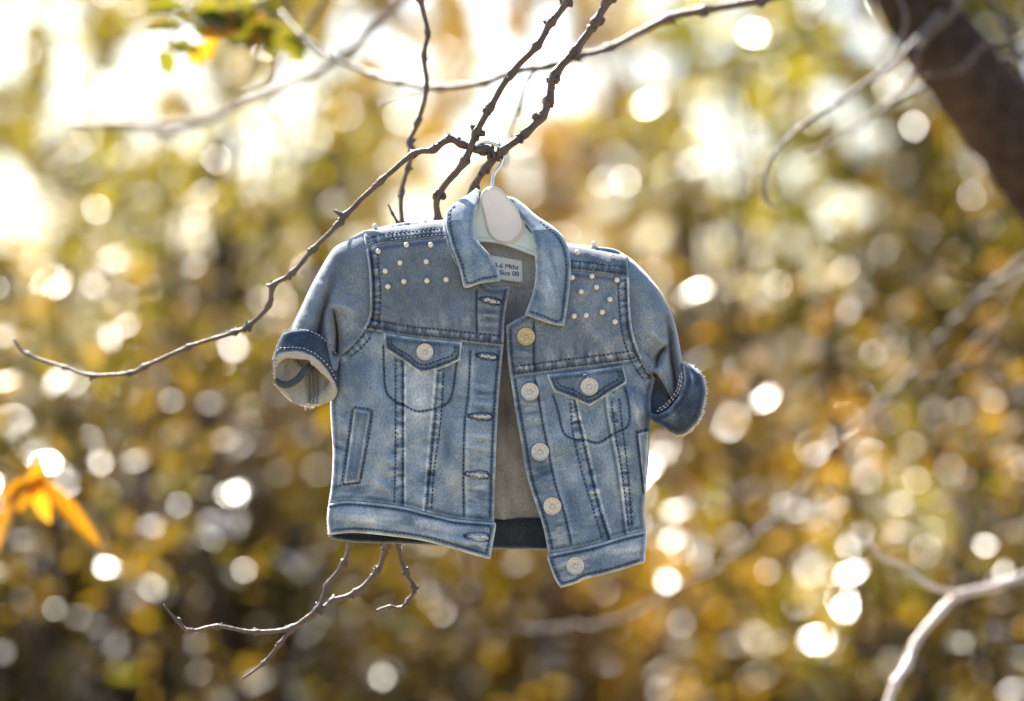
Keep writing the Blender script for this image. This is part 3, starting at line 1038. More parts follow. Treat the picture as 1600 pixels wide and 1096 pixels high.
def stitch_rows(rows, depth, parent, name='stitching', L=4.8, gap=1.5, w=1.12, lift=0.2, material=None, sag=0.8):
    """rows of separate stitches sunk into the cloth, one mesh"""
    p = Pile()
    g = np.random.default_rng(len(rows) * 7 + 3)
    for row in rows:
        l = catmull(row, 2.0)[:, :2]
        if hasattr(depth, '__self__') and getattr(depth.__self__, 'ob', None) is not None:
            press(depth.__self__, l[::2])
        al = arclen(l)
        s = 1.0
        A, B = [], []
        while s + L < al[-1]:
            ll = L * g.uniform(.85, 1.12)
            A.append(s)
            B.append(min(s + ll, al[-1]))
            s += ll + gap * g.uniform(.8, 1.25)
        if not A:
            continue
        A, B = np.array(A), np.array(B)
        f = lambda t: np.stack([np.interp(t, al, l[:, 0]), np.interp(t, al, l[:, 1])], 1)
        q = [f(A), f(A * .75 + B * .25), f(A * .25 + B * .75), f(B)]
        j = g.normal(size=(len(A), 2)) * 0.22
        q = [x + j for x in q]
        dd = [depth(x) for x in q]
        tdir = q[3] - q[0]
        tdir /= np.linalg.norm(tdir, axis=1)[:, None] + 1e-9
        nn = np.stack([-tdir[:, 1], tdir[:, 0]], 1)
        for i in range(len(A)):
            V = [P(*q[0][i], dd[0][i] + lift - sag)]
            for k in (1, 2):
                for (a, b) in ((1, 0), (0, 1), (-1, 0), (0, -1)):
                    x = q[k][i] + nn[i] * a * w
                    V.append(P(x[0], x[1], dd[k][i] + lift + b * w * 0.8))
            V.append(P(*q[3][i], dd[3][i] + lift - sag))
            F = [[0, 1 + k, 1 + (k + 1) % 4] for k in range(4)]
            F += [[1 + k, 5 + k, 5 + (k + 1) % 4, 1 + (k + 1) % 4] for k in range(4)]
            F += [[5 + k, 9, 5 + (k + 1) % 4] for k in range(4)]
            p.add(np.array(V), F)
    o = p.build(name, material or THREAD, parent)
    o['kind'] = 'stuff'
    return o


JK = empty('denim_jacket', P(760, 870, 0))
tag(JK, 'small faded blue denim jacket with pearl studded shoulders hanging open on a branch', 'jacket')
bd = body_depth

# --- lines shared by neighbouring pieces
ARM_L = [(567, 361), (572, 388), (576, 420), (578, 455), (577, 491), (568, 514), (551, 534), (528, 553)]
ARM_R = [(980, 400), (983, 434), (985, 484), (990, 522), (1004, 561), (1024, 591)]
YOKE_L = [(568, 514), (599, 519), (640, 526), (689, 531), (738, 536), (787, 541)]
YOKE_R = [(797, 590), (853, 582), (915, 574), (977, 566), (1004, 561)]
SHO_L = [(572, 389), (594, 382), (640, 376), (693, 371), (722, 368)]
SHO_R = [(868, 420), (893, 423), (934, 427), (983, 434)]
WB_L = [(513, 788), (541, 783), (592, 787), (633, 793), (664, 801), (690, 807), (713, 812), (772, 817)]
WB_R = [(857, 866), (904, 857), (937, 849), (973, 838), (1010, 829)]

# --- back of the jacket, its lining, hem band and size label
back_out = loop([(566, 369), (640, 356), (692, 354), (718, 336), (742, 303)], [(742, 303), (768, 316), (794, 310)], [(794, 310), (838, 350), (878, 388), (896, 396), (930, 398), (960, 402), (976, 410)],
                [(976, 410), (1000, 500), (1020, 590)], [(1020, 590), (1014, 675), (1010, 722), (1004, 793), (1007, 858)],
                [(1007, 858), (930, 861), (852, 860), (770, 858), (690, 853), (629, 850), (555, 848), (517, 842)], [(517, 842), (522, 750), (520, 632), (532, 555), (566, 480), (566, 369)])


def back_depth(p):
    e, _, _ = dist_line(p, np.vstack([back_out, back_out[:1]]))
    return -6 - 14 * np.sqrt(1 - (1 - np.clip(e / 50, 0, 1)) ** 2) + 3.5 * fbm(p[:, 0] / 60, p[:, 1] / 90, 31)


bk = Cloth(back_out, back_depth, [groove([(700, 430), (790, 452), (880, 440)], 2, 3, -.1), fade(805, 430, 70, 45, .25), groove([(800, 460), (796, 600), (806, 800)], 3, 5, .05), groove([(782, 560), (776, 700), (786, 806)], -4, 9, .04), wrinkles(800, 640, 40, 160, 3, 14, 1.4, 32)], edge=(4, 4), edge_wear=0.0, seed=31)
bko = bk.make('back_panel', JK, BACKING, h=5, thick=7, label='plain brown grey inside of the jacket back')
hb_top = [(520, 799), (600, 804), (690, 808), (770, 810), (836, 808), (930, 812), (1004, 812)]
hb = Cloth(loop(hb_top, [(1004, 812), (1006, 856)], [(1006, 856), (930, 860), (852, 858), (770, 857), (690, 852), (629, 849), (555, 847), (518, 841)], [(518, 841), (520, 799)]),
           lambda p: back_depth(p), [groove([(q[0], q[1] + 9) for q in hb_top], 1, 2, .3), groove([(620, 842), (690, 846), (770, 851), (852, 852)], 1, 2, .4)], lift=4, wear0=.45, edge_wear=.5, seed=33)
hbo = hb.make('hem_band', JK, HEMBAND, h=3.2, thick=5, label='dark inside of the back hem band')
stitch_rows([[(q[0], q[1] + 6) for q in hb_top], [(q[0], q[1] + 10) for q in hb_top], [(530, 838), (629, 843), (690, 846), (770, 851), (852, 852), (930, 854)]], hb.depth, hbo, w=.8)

lab = Cloth([(766, 399), (790, 403), (816, 408), (816.5, 425), (817, 442), (798, 440), (778, 437), (772, 418)], lambda p: back_depth(p) + 1.5 * np.sin((p[:, 0] - 765) / 14.0), [], lift=4, edge=(1.2, .6), edge_wear=0, seed=35)
labo = lab.make('size_label', JK, LABEL, h=3, thick=1.2)


def lettering(text, u, v, height, ang, depth, parent):
    """printed letters lying on the label, right aligned at (u, v)"""
    cu = bpy.data.curves.new('lettering', 'FONT')
    cu.body = text
    cu.size = 1.0
    cu.align_x = 'RIGHT'
    cu.resolution_u = 3
    tmp = bpy.data.objects.new('lettering_source', cu)
    COL.objects.link(tmp)
    bpy.context.view_layer.update()
    me = bpy.data.meshes.new_from_object(tmp.evaluated_get(bpy.context.evaluated_depsgraph_get()))
    V = np.array([tuple(q.co) for q in me.vertices])
    F = [list(q.vertices) for q in me.polygons]
    bpy.data.objects.remove(tmp)
    k = height / 0.70
    c, s = math.cos(ang), math.sin(ang)
    x, y = V[:, 0] * k * 1.02, V[:, 1] * k
    F += [[q + len(V) for q in f] for f in F]
    x, y = np.concatenate([x, x + .42]), np.concatenate([y, y])
    uu, vv = u + x * c + y * s, v + x * s - y * c
    d = depth(np.stack([uu, vv], 1)) + 0.5 + 0.1 * (np.arange(len(uu)) >= len(V))
    return build('lettering', P(uu, vv, d), F, INK, parent, smooth=False)


lettering('3-6 Mths', 810, 421.5, 7.4, .09, lab.depth, labo)
lettering('Size 00', 810.5, 432.0, 7.4, .09, lab.depth, labo)

# --- sleeves
SIL_L = [(567, 361), (545, 373), (523, 386), (505, 412), (485, 448), (466, 488), (453, 516)]


def sleeve_l(p):
    e, _, _ = dist_line(p, catmull(SIL_L, 4))
    d = 40 * np.sqrt(1 - (1 - np.clip(e / 34, 0, 1)) ** 2)
    return d + 3.0 * fbm(p[:, 0] / 50, p[:, 1] / 60, 41) + 1.2 * fbm(p[:, 0] / 16, p[:, 1] / 20, 42)


sl_feats = [groove([(536, 400), (524, 432), (513, 462), (503, 497), (497, 530)], [1, 8, 18, 36, 42], [9, 8, 6, 6, 8], -.10),  # fold shade painted into the tone: creases darker, bulges paler
            groove([(521, 484), (524, 500), (527, 525), (526, 552)], [8, 36, 48, 44], [2.6, 3.8, 5, 5], -.14),
            groove([(545, 404), (546, 440), (552, 470)], [1, 5, 2], [12, 11, 9], -.03),
            groove([(509, 488), (513, 505), (515, 535)], [-5, -9, -7], [4, 4, 4], .08),
            groove([(519, 480), (534, 479), (550, 488)], [-5, -7, -2], [5, 7, 9], .10),
            groove([(540, 520), (534, 536), (530, 548)], [3, 8, 8], [9, 8, 6], -.03),
            wrinkles(540, 470, 36, 60, 3.0, 15, .5, 44, .10), wrinkles(490, 470, 30, 50, 2.4, 14, .35, 45, .10), wrinkles(548, 520, 24, 24, 3.0, 8, -.6, 46, .10), fade(542, 505, 16, 16, .12), fade(492, 470, 14, 46, .06, .4), fade(560, 440, 12, 60, .05)]
sleeve_out_l = loop([(567, 361), (576, 388), (581, 420), (583, 455), (582, 493), (572, 518), (555, 538), (531, 557)], [(531, 557), (522, 580), (480, 560), (452, 530), (453, 516)],
                    [(453, 516), (466, 488), (485, 448), (505, 412), (523, 386), (545, 373), (567, 361)])
slv = Cloth(sleeve_out_l, sleeve_l, sl_feats, edge=(5, 8), edge_wear=0.05, edge_dark=0, wear0=.45, mottle=.06, seed=43)
slo = slv.make('sleeve', JK, DENIM_GREY, thick=0, back=lambda p: -0.55 * sleeve_l(p) - 15)

SIL_R = [(980, 400), (996, 413), (1024, 444), (1045, 478), (1055, 506), (1061, 534), (1067, 572)]


def sleeve_r(p):
    e, _, _ = dist_line(p, catmull(SIL_R, 4))
    d = 40 * np.sqrt(1 - (1 - np.clip(e / 33, 0, 1)) ** 2)
    return d + 3.0 * fbm(p[:, 0] / 45, p[:, 1] / 60, 51) + 1.2 * fbm(p[:, 0] / 16, p[:, 1] / 20, 52)


def under_fold(p):
    l = catmull([(1012, 585), (1024, 583), (1033, 592), (1040, 604), (1050, 622), (1058, 646)], 4)
    d, s, a = dist_line(p, l)
    return -46 * sstep((d * s) / 5 + .5), -.18 * sstep((d * s) / 7 + .5)  # second value paints the shadow under the fold into the cloth


sr_feats = [groove([(1041, 498), (1046, 525), (1049, 560), (1054, 592), (1057, 625)], [6, 24, 36, 48, 48], [5, 5.5, 6, 7, 8], -.12),  # the dark folds also carry painted shade in their tone
            groove([(1040, 540), (1034, 548), (1028, 558), (1026, 572)], [14, 36, 40, 20], [3.6, 6, 5.5, 4], -.16),
            groove([(1020, 520), (1031, 530), (1040, 538)], [-2, -5, -7], [5, 5, 4], .10),
            groove([(1016, 545), (1010, 560), (1018, 580)], [3, 5, 3], [7, 7, 6], -.04),
            groove([(1026, 572), (1033, 580), (1030, 592)], [-5, -8, -5], [5, 5, 5], .10),
            groove([(1038, 555), (1043, 590), (1048, 620)], [-2, -6, -2], [4, 6, 5], .05),
            under_fold, wrinkles(1020, 500, 34, 60, 3.0, 15, -.5, 54, .10), wrinkles(1050, 540, 20, 50, 2.4, 10, -.2, 55, .10), wrinkles(1008, 560, 20, 24, 3.0, 7, .7, 56, .10), fade(1012, 490, 12, 55, .10, -.25), fade(1050, 490, 9, 40, -.04)]
sleeve_out_r = loop([(980, 400), (979, 434), (980, 484), (985, 524), (999, 564), (1018, 596)], [(1018, 596), (1013, 622), (1015, 652), (1035, 660), (1060, 640), (1070, 610), (1067, 572)],
                    [(1067, 572), (1061, 534), (1055, 506), (1045, 478), (1024, 444), (996, 413), (980, 400)])
srv = Cloth(sleeve_out_r, sleeve_r, sr_feats, edge=(5, 8), edge_wear=0.05, edge_dark=0, wear0=.47, mottle=.06, seed=53)
sro = srv.make('sleeve', JK, DENIM_GREY, thick=0, back=lambda p: -0.55 * sleeve_r(p) - 15)

# --- left cuff: turned back tube that opens down and towards the viewer
RIM = np.array([(426, 570), (431, 557), (446, 550.5), (466, 550), (489, 558), (508, 575), (521, 595), (527, 611), (521, 625), (503, 632), (485, 635), (466, 631), (446, 619), (431, 600)], float)
rim2 = catmull(np.vstack([RIM, RIM[:1]]), 4)[:-1]
NR = len(rim2)
rc = rim2.mean(0)
rim3 = np.concatenate([rim2, (40 + 52 * (592 - rim2[:, 1]) / 84)[:, None]], 1)
c3 = rim3.mean(0)
axis = np.array([9.0, -38.0, -16.0])


def ring(scale, t, bulge=0.0, fat=0.0):
    scale = scale - fat * (0.5 + 0.5 * np.cos(np.arctan2(rim3[:, 1] - rim3[:, 1].mean(), rim3[:, 0] - rim3[:, 0].mean()) + 0.9))[:, None] ** 2
    q = c3 + (rim3 - c3) * scale + axis * t
    ang = np.arctan2(rim3[:, 1] - c3[1], rim3[:, 0] - c3[0])
    q = q.copy()
    q[:, :2] += (q[:, :2] - (c3 + axis * t)[:2]) * bulge * fbm(np.cos(ang) * 2.2 + 9, np.sin(ang) * 2.2 + t * 3, 61, 2)[:, None]
    return q


def loft(rings, close_last=False):
    V = np.vstack([P(r[:, 0], r[:, 1], r[:, 2]) for r in rings])
    i = np.arange(len(rings) * NR).reshape(len(rings), NR)
    j = np.roll(i, -1, 1)
    F = np.stack([i[:-1], i[1:], j[1:], j[:-1]], -1).reshape(-1, 4).tolist()
    if close_last:
        F.append(i[-1].tolist())
    return V, F


outer = [ring(0.84, 0.96), ring(0.90, 1.0, .05), ring(0.955, .97, .05), ring(0.985, .8, .08), ring(1.0, .55, .10), ring(1.015, .3, .06), ring(1.02, .12, .03), ring(1.015, .03), ring(0.995, 0.0)]
wv = np.concatenate([np.full(NR, w) for w in (.3, .75, .45, .34, .36, .38, .32, .58, .75)])
V, F = loft(outer)
cfo = build('cuff', V, F, DENIM_DARK, JK, attrs={'wear': wv})
cfo['label'] = 'rolled up dark denim cuff with its cream inside showing'
inner = [ring(0.994, 0.0), ring(0.955, -.06, .03), ring(0.90, -.06, .2, .07), ring(0.85, .03, .45, .14), ring(.80, .25, .5, .10), ring(.76, .55, .3), ring(.66, .85, .3), ring(.45, .95)]
V, F = loft(inner, True)
build('cuff_lining', V, F, LINING, cfo, attrs={'wear': np.concatenate([np.full(NR, w) for w in (.5, .52, .46, .42, .40, .38, .38, .38)])})  # lining tone drops inward: shade inside the cuff put into colour
# the sleeve's own hem seen inside the cuff, and the felled seam
hem = catmull([(430, 592, 34), (438, 600, 40), (452, 601, 44), (466, 592, 46), (477, 578, 46), (490, 566, 30)], 3)
V, F = tube_arrays(P(hem[:, 0], hem[:, 1], hem[:, 2]), np.interp(np.linspace(0, 1, len(hem)), [0, .2, .7, 1], [3.5, 5.6, 5.6, 4.0]) * S, 12, rough=.04)
build('sleeve_hem', V, F, HEMBAND, cfo, attrs={'wear': np.full(len(V), .62)})


def cuff_wall(u, v):
    """depth of the far wall of the cuff's inside"""
    return 40 + 52 * (592 - np.asarray(v, float)) / 84 - (632 - np.asarray(v, float)) * 0.62 + 1.5


sv = np.linspace(582, 631, 14)
sp = Pile()
for k, (a, b) in enumerate(((-9, -3.4), (-3, 3), (3.4, 9))):
    L_ = np.stack([487 + a + (sv - 582) * .05, sv], 1)
    R_ = np.stack([487 + b + (sv - 582) * .05, sv], 1)
    M_ = (L_ + R_) / 2
    V = np.vstack([P(q[:, 0], q[:, 1], cuff_wall(q[:, 0], q[:, 1]) + z) for q, z in ((L_, 0), (M_, 3.5), (R_, 0))])
    n = len(sv)
    i = np.arange(3 * n).reshape(3, n)
    sp.add(V, np.stack([i[:-1, :-1], i[1:, :-1], i[1:, 1:], i[:-1, 1:]], -1).reshape(-1, 4))
so = sp.build('inside_seam', BACKING, cfo, attrs={'wear': np.full(3 * 3 * len(sv), .26)})
cd = lambda p: cuff_wall(p[:, 0], p[:, 1]) + 3.5
stitch_rows([[(482, 585), (484, 630)], [(488, 584), (490, 631)], [(494, 586), (497, 630)]], cd, so, material=THREAD, w=.6, L=3)


def rim_pt(scale, t, ang_list):
    pass


# stitched rows on the outside of the cuff
def cuff_row(t0, scale):
    q = ring(scale, t0)
    m = (q[:, 1] < c3[1] + axis[1] * t0 + 8)
    idx = np.where(m)[0]
    q = q[idx]
    return q[np.argsort(q[:, 0])]


for t0, sc_ in ((.14, 1.03), (.05, 1.03)):
    q = cuff_row(t0, sc_)
    l2, dz = q[:, :2], q[:, 2]
    stitch_rows([l2[::3]], lambda p, l2=l2, dz=dz: np.interp(p[:, 0], l2[:, 0], dz), cfo, material=THREAD_PALE if t0 > .1 else THREAD, w=.7)
q = cuff_row(.93, .985)
stitch_rows([q[::3, :2]], lambda p, q=q: np.interp(p[:, 0], q[:, 0], q[:, 2]), cfo, material=THREAD_PALE, w=.6)

# --- right cuff: turned back, its ragged rim facing away
SILC = [(1066, 567), (1079, 572), (1095, 584), (1102, 602), (1102, 624), (1095, 651), (1084, 667), (1070, 678), (1058, 681)]


def cuff_r(p):
    e, _, _ = dist_line(p, catmull(SILC, 4))
    d = 14 + 40 * np.sqrt(1 - (1 - np.clip(e / 50, 0, 1)) ** 2)
    return d + 2.5 * fbm(p[:, 0] / 22, p[:, 1] / 26, 65)


INNER_R = [(1066, 567), (1070, 584), (1069, 599), (1063, 617), (1047, 637), (1038, 644), (1027, 648), (1016, 645)]
cr = Cloth(loop(INNER_R, [(1016, 645), (1018, 658), (1034, 667), (1047, 675), (1058, 681)], SILC[::-1]), cuff_r,
           [fade(1080, 585, 10, 12, .25), fade(1070, 640, 12, 18, -.06), groove([(1075, 572), (1081, 588), (1083, 600)], 2.5, 3, .25), groove([(1060, 668), (1085, 645), (1092, 610)], 2, 3, -.06)],
           edge=(4, 5), edge_wear=.42, wear0=.30, mottle=.24, seed=66)
cro = cr.make('cuff', JK, DENIM_DARK, thick=0, back=lambda p: -0.6 * cuff_r(p) + 4, label='rolled up dark denim cuff with a ragged outer rim')
ir = catmull(INNER_R, 4)
stitch_rows([offset(ir, 5.0)[3:-2], offset(ir, 8.5)[4:-3]], cr.depth, cro, material=THREAD_PALE, w=.6)

# --- yokes
yl_out = loop(SHO_L[:4] + [(722, 366), (742, 400)], [(742, 400), (760, 446), (797, 449)], [(797, 449), (789, 495), (787, 541)], YOKE_L[::-1], [(568, 514), (577, 491), (578, 455), (576, 420), (572, 388)])
arm_l_s = catmull(ARM_L, 4)
yl_feats = [wrinkles(620, 470, 50, 50, 3.5, 16, .9, 307, .1), wrinkles(590, 500, 30, 30, 3.5, 9, .4, 308, .1), pucker(offset(arm_l_s, -5), -11, seed=71), pucker(offset(catmull(YOKE_L, 4), -3), -13, seed=72, amp=2.4),
            ridge([(q[0], q[1]) for q in offset(arm_l_s, -2)], 1.5, 1.8, .22),
            groove([(745, 453), (744, 480), (745, 516)], 2.0, 1.8, -.18), fade(668, 465, 60, 38, -.04), fade(620, 455, 30, 30, .04),
            wrinkles(765, 500, 22, 26, 3, 7, .1, 73), wrinkles(700, 505, 60, 16, 1.6, 8, 1.4, 74)]
yl = Cloth(yl_out, bd, yl_feats, lift=4.5, wear0=.43, mottle=.07, seed=75)
ylo = yl.make('yoke', JK, DENIM_GREY, thick=6)
yo_s = catmull(YOKE_L, 4)
stitch_rows([offset(arm_l_s, -5.5)[8:-13], offset(arm_l_s, -16)[8:-15], offset(yo_s, -3.6)[1:], offset(yo_s, -15.5)[2:-1], [(745, 455), (744, 480), (745, 518), (742, 534)], [(790, 452), (783, 495), (781, 530)]], yl.depth, ylo)

yr_out = loop(SHO_R, [(983, 434), (985, 484), (990, 522), (1004, 561)], YOKE_R[::-1], [(797, 590), (793, 552), (791, 509)], [(791, 509), (806, 500), (822, 492)], [(822, 492), (846, 450), (868, 420)])
arm_r_s = catmull(ARM_R, 4)
yr_feats = [wrinkles(930, 500, 60, 60, 3.5, 16, -.9, 309, .1), wrinkles(980, 540, 30, 30, 3.5, 9, -.4, 310, .1), pucker(offset(arm_r_s, 5), 12, seed=81), pucker(offset(catmull(YOKE_R, 4), -3), -13, seed=82, amp=2.4), ridge(offset(arm_r_s, 2), 1.5, 1.8, .30),
            groove([(834, 500), (834, 546), (834, 586)], 2.0, 1.8, -.18), fade(920, 465, 26, 30, .06), fade(905, 545, 50, 22, -.02),
            groove([(905, 485), (925, 520), (960, 548)], -1.6, 5, .06), wrinkles(815, 560, 18, 30, 2.4, 7, .1, 83), wrinkles(900, 556, 70, 14, 1.6, 8, 1.5, 84)]
yr = Cloth(yr_out, bd, yr_feats, lift=4.5, wear0=.47, mottle=.07, seed=85)
yro = yr.make('yoke', JK, DENIM_GREY, thick=6)
yor_s = catmull(YOKE_R, 4)
stitch_rows([offset(arm_r_s, 6)[9:], offset(arm_r_s, 17)[9:-4], offset(yor_s, -3.6)[1:-1], offset(yor_s, -15.5)[1:-3], [(834, 502), (834, 546), (835, 584)], [(797, 514), (799, 552), (803, 586)]], yr.depth, yro)

# --- shoulder strips (the back yoke wrapping over)
st_l = Cloth(loop([(567, 361), (614, 351), (640, 347), (690, 344), (702, 343)], [(702, 343), (704, 368)], SHO_L[-2::-1], [(572, 389), (567, 361)]), bd,
             [pucker(offset(catmull(SHO_L, 4), -3), -12, seed=91, amp=2.0)], lift=7, edge=(4, 6), wear0=.45, seed=92)
st_lo = st_l.make('shoulder_strip', JK, DENIM_GREY, thick=8)
shl = catmull(SHO_L, 4)
stitch_rows([offset(shl, -4)[1:-6], offset(shl, -14)[2:-6]], st_l.depth, st_lo)
st_r = Cloth(loop([(866, 372), (887, 380), (928, 385), (959, 389), (980, 400)], [(980, 400), (983, 434)], SHO_R[::-1], [(868, 420), (866, 372)]), bd,
             [pucker(offset(catmull(SHO_R, 4), -3), -12, seed=94, amp=2.0)], lift=7, edge=(4, 6), wear0=.47, seed=95)
st_ro = st_r.make('shoulder_strip', JK, DENIM_GREY, thick=8)
shr = catmull(SHO_R, 4)
stitch_rows([offset(shr, -4)[4:-1], offset(shr, -15)[4:-1]], st_r.depth, st_ro)

# --- lower fronts
LR1, LR2 = [(633, 540), (633, 699), (633, 792)], [(683, 540), (679, 600), (670, 700), (661, 797)]
fl_out = loop([(568, 510), (551, 534), (528, 553)], [(528, 553), (519, 600), (516, 632), (518, 672), (520, 707), (518, 753), (513, 788)], WB_L, [(772, 817), (772, 791), (774, 737), (777, 660), (781, 600), (787, 537)],
              [(787, 537), (738, 532), (689, 527), (640, 522), (599, 515), (568, 510)])
POCK_L = [(599, 540), (600, 580), (603, 610), (614, 625), (634, 635), (652, 643), (674, 640), (699, 630), (708, 609), (712, 576), (716, 552)]
WELT_L = [(554, 636), (581, 641), (559, 755), (537, 757)]
fl_feats = [wrinkles(560, 640, 40, 90, 5, 17, 1.25, 301, .1), wrinkles(600, 745, 60, 40, 4, 13, .5, 302, .1), wrinkles(700, 690, 40, 90, 4, 15, 1.5, 303, .1), ridge(LR1[::-1], 2.4, 2.2, .32), pucker(LR1, 15, seed=101), ridge(LR2, 2.4, 2.2, .32), pucker(LR2, -14, seed=102),
            groove(POCK_L, 1.8, 2.0, -.16), groove([(q[0] + 4, q[1] + 4) for q in POCK_L[4:7]], -1.5, 4, .10),
            groove([(735, 548), (732, 613), (726, 663), (724, 737), (725, 806)], 1.8, 2.0, -.12), groove([(739, 548), (737, 613), (731, 663), (729, 737), (730, 806)], -1.6, 3, .12),
            fade(655, 640, 20, 70, .20), fade(652, 610, 18, 24, .08), fade(600, 700, 26, 60, .05), fade(545, 600, 22, 40, -.05), fade(700, 720, 20, 60, .04),
            wrinkles(752, 620, 26, 22, 3.2, 6, .15, 103), wrinkles(750, 700, 24, 26, 3.2, 6, .1, 104), wrinkles(748, 780, 24, 26, 3.2, 6, .1, 105),
            wrinkles(618, 720, 10, 60, 2.4, 6, .1, 106), wrinkles(668, 740, 10, 60, 2.8, 6, .2, 107), wrinkles(560, 770, 40, 16, 2.6, 8, -.1, 108), wrinkles(530, 700, 16, 60, 2.2, 9, .3, 109),
            pucker(offset(arm_l_s, -3), -13, seed=110)]
fl = Cloth(fl_out, bd, fl_feats, lift=0, wear0=.53, seed=111)
flo = fl.make('front_panel', JK, DENIM, thick=6)
stitch_rows([[(618, 560), (618, 699), (616, 786)], [(630, 560), (630, 699), (630, 787)], [(693, 580), (689, 655), (678, 737), (674, 797)], [(682, 640), (676, 700), (667, 794)], POCK_L,
             [(735, 548), (732, 613), (726, 663), (724, 737), (725, 806)], [(780, 548), (775, 600), (771, 660), (768, 737), (766, 810)], offset(arm_l_s, -5)[-14:-1], offset(arm_l_s, -16)[-14:-2]], fl.depth, flo)

RR1 = [(899, 600), (904, 640), (913, 677), (928, 739), (940, 790), (957, 845)]
RR2 = [(946, 600), (950, 640), (957, 679), (968, 739), (980, 832)]
fr_out = loop([(797, 586), (853, 578), (915, 570), (977, 562), (1002, 557), (1024, 591)], [(1024, 591), (1017, 622), (1018, 657), (1015, 690), (1013, 722), (1007, 793), (1010, 829)], WB_R[::-1],
              [(857, 866), (847, 818), (825, 750), (814, 690), (805, 640), (797, 586)])
POCK_R = [(864, 617), (872, 642), (880, 675), (895, 686), (915, 688), (935, 692), (957, 679), (982, 664), (982, 631), (976, 605)]
fr_feats = [wrinkles(995, 700, 30, 100, 5, 15, 1.75, 304, .1), wrinkles(900, 760, 50, 80, 4, 15, 1.3, 305, .1), wrinkles(985, 610, 40, 40, 4.5, 11, .8, 306, .1), ridge(RR1[::-1], 2.4, 2.2, .32), pucker(RR1, 14, seed=121), ridge(RR2[::-1], 2.4, 2.2, .30), pucker(RR2, -13, seed=122), groove(POCK_R, 1.8, 2.0, -.16),
            groove([(q[0], q[1] + 5) for q in POCK_R[3:7]], -1.5, 4, .10), groove([(835, 590), (842, 627), (850, 672), (866, 750), (882, 804), (893, 852)], 1.8, 2, -.14),
            groove([(840, 590), (847, 627), (855, 672), (871, 750), (887, 804), (897, 852)], -1.5, 3, .10), fade(930, 655, 18, 40, .05), fade(945, 740, 16, 60, .08), fade(890, 720, 22, 60, .06), fade(845, 720, 20, 90, -.06),
            wrinkles(828, 640, 22, 30, 3, 6, -.15, 123), wrinkles(850, 740, 22, 40, 3, 6, -.2, 124), wrinkles(875, 830, 24, 26, 3, 6, -.2, 125), wrinkles(900, 660, 10, 60, 2.4, 6, -.1, 126), wrinkles(930, 780, 12, 50, 2.8, 6, -.1, 127),
            wrinkles(1000, 640, 14, 40, 2.4, 9, 1.2, 128), wrinkles(976, 750, 10, 70, 2.4, 6, .1, 129), pucker(offset(arm_r_s, 3), 12, seed=130)]
fr = Cloth(fr_out, bd, fr_feats, lift=1.5, wear0=.51, seed=131)
fro = fr.make('front_panel', JK, DENIM, thick=6)
stitch_rows([[(891, 628), (895, 675), (908, 733), (921, 777), (941, 843)], [(898, 625), (908, 677), (922, 739), (934, 790), (951, 843)], [(967, 622), (974, 679), (981, 739), (988, 826)], [(955, 625), (962, 679), (972, 739), (983, 828)], POCK_R,
             [(835, 592), (842, 627), (850, 672), (866, 750), (882, 804), (893, 850)], [(804, 592), (812, 640), (821, 690), (832, 750), (853, 816), (864, 860)], offset(arm_r_s, 6)[-8:-1], offset(arm_r_s, 16)[-8:-1]], fr.depth, fro)

# --- waistbands
wl_out = loop(WB_L, [(772, 815), (775, 822), (771, 845), (766, 874)], [(766, 874), (742, 868), (719, 861), (664, 846), (610, 838), (555, 833), (514, 836)], [(514, 836), (511, 812), (513, 788)])
wl = Cloth(wl_out, bd, [groove([(q[0], q[1] + 5) for q in WB_L], 1.4, 2, -.14), groove([(530, 805), (640, 818), (740, 848)], -3, 12, .08), wrinkles(600, 815, 90, 12, 2.2, 9, .1, 141), wrinkles(745, 850, 26, 20, 3, 7, .2, 142),
                        groove([(640, 823), (690, 832), (730, 838)], 2.0, 4, -.1)],
           lift=5, wear0=.60, seed=143)
wlo = wl.make('waistband', JK, DENIM, thick=7)
stitch_rows([[(q[0], q[1] + 5.5) for q in WB_L[:-1]] + [(766, 822)], [(518, 829), (555, 826), (610, 831), (664, 839), (719, 854), (745, 862), (763, 866)], [(768, 824), (764, 845), (760, 864)]], wl.depth, wlo)
wr_out = loop([(854, 870), (857, 866)], WB_R, [(1010, 829), (1010, 850), (1008, 879)], [(1008, 879), (973, 890), (940, 899), (915, 905), (900, 912), (876, 919)], [(876, 919), (866, 903), (854, 870)])
wr = Cloth(wr_out, bd, [groove([(q[0], q[1] + 6) for q in WB_R], 1.4, 2, -.14), wrinkles(900, 885, 40, 18, 2.4, 8, -.3, 151), wrinkles(975, 860, 40, 14, 2.0, 8, -.25, 152)], lift=6, wear0=.58, seed=153)
wro = wr.make('waistband', JK, DENIM, thick=7)
stitch_rows([[(862, 872), (904, 863), (937, 855), (973, 844), (1006, 836)], [(860, 874), (872, 902), (879, 911), (898, 906), (913, 899), (940, 893), (973, 884), (1004, 874)]], wr.depth, wro)

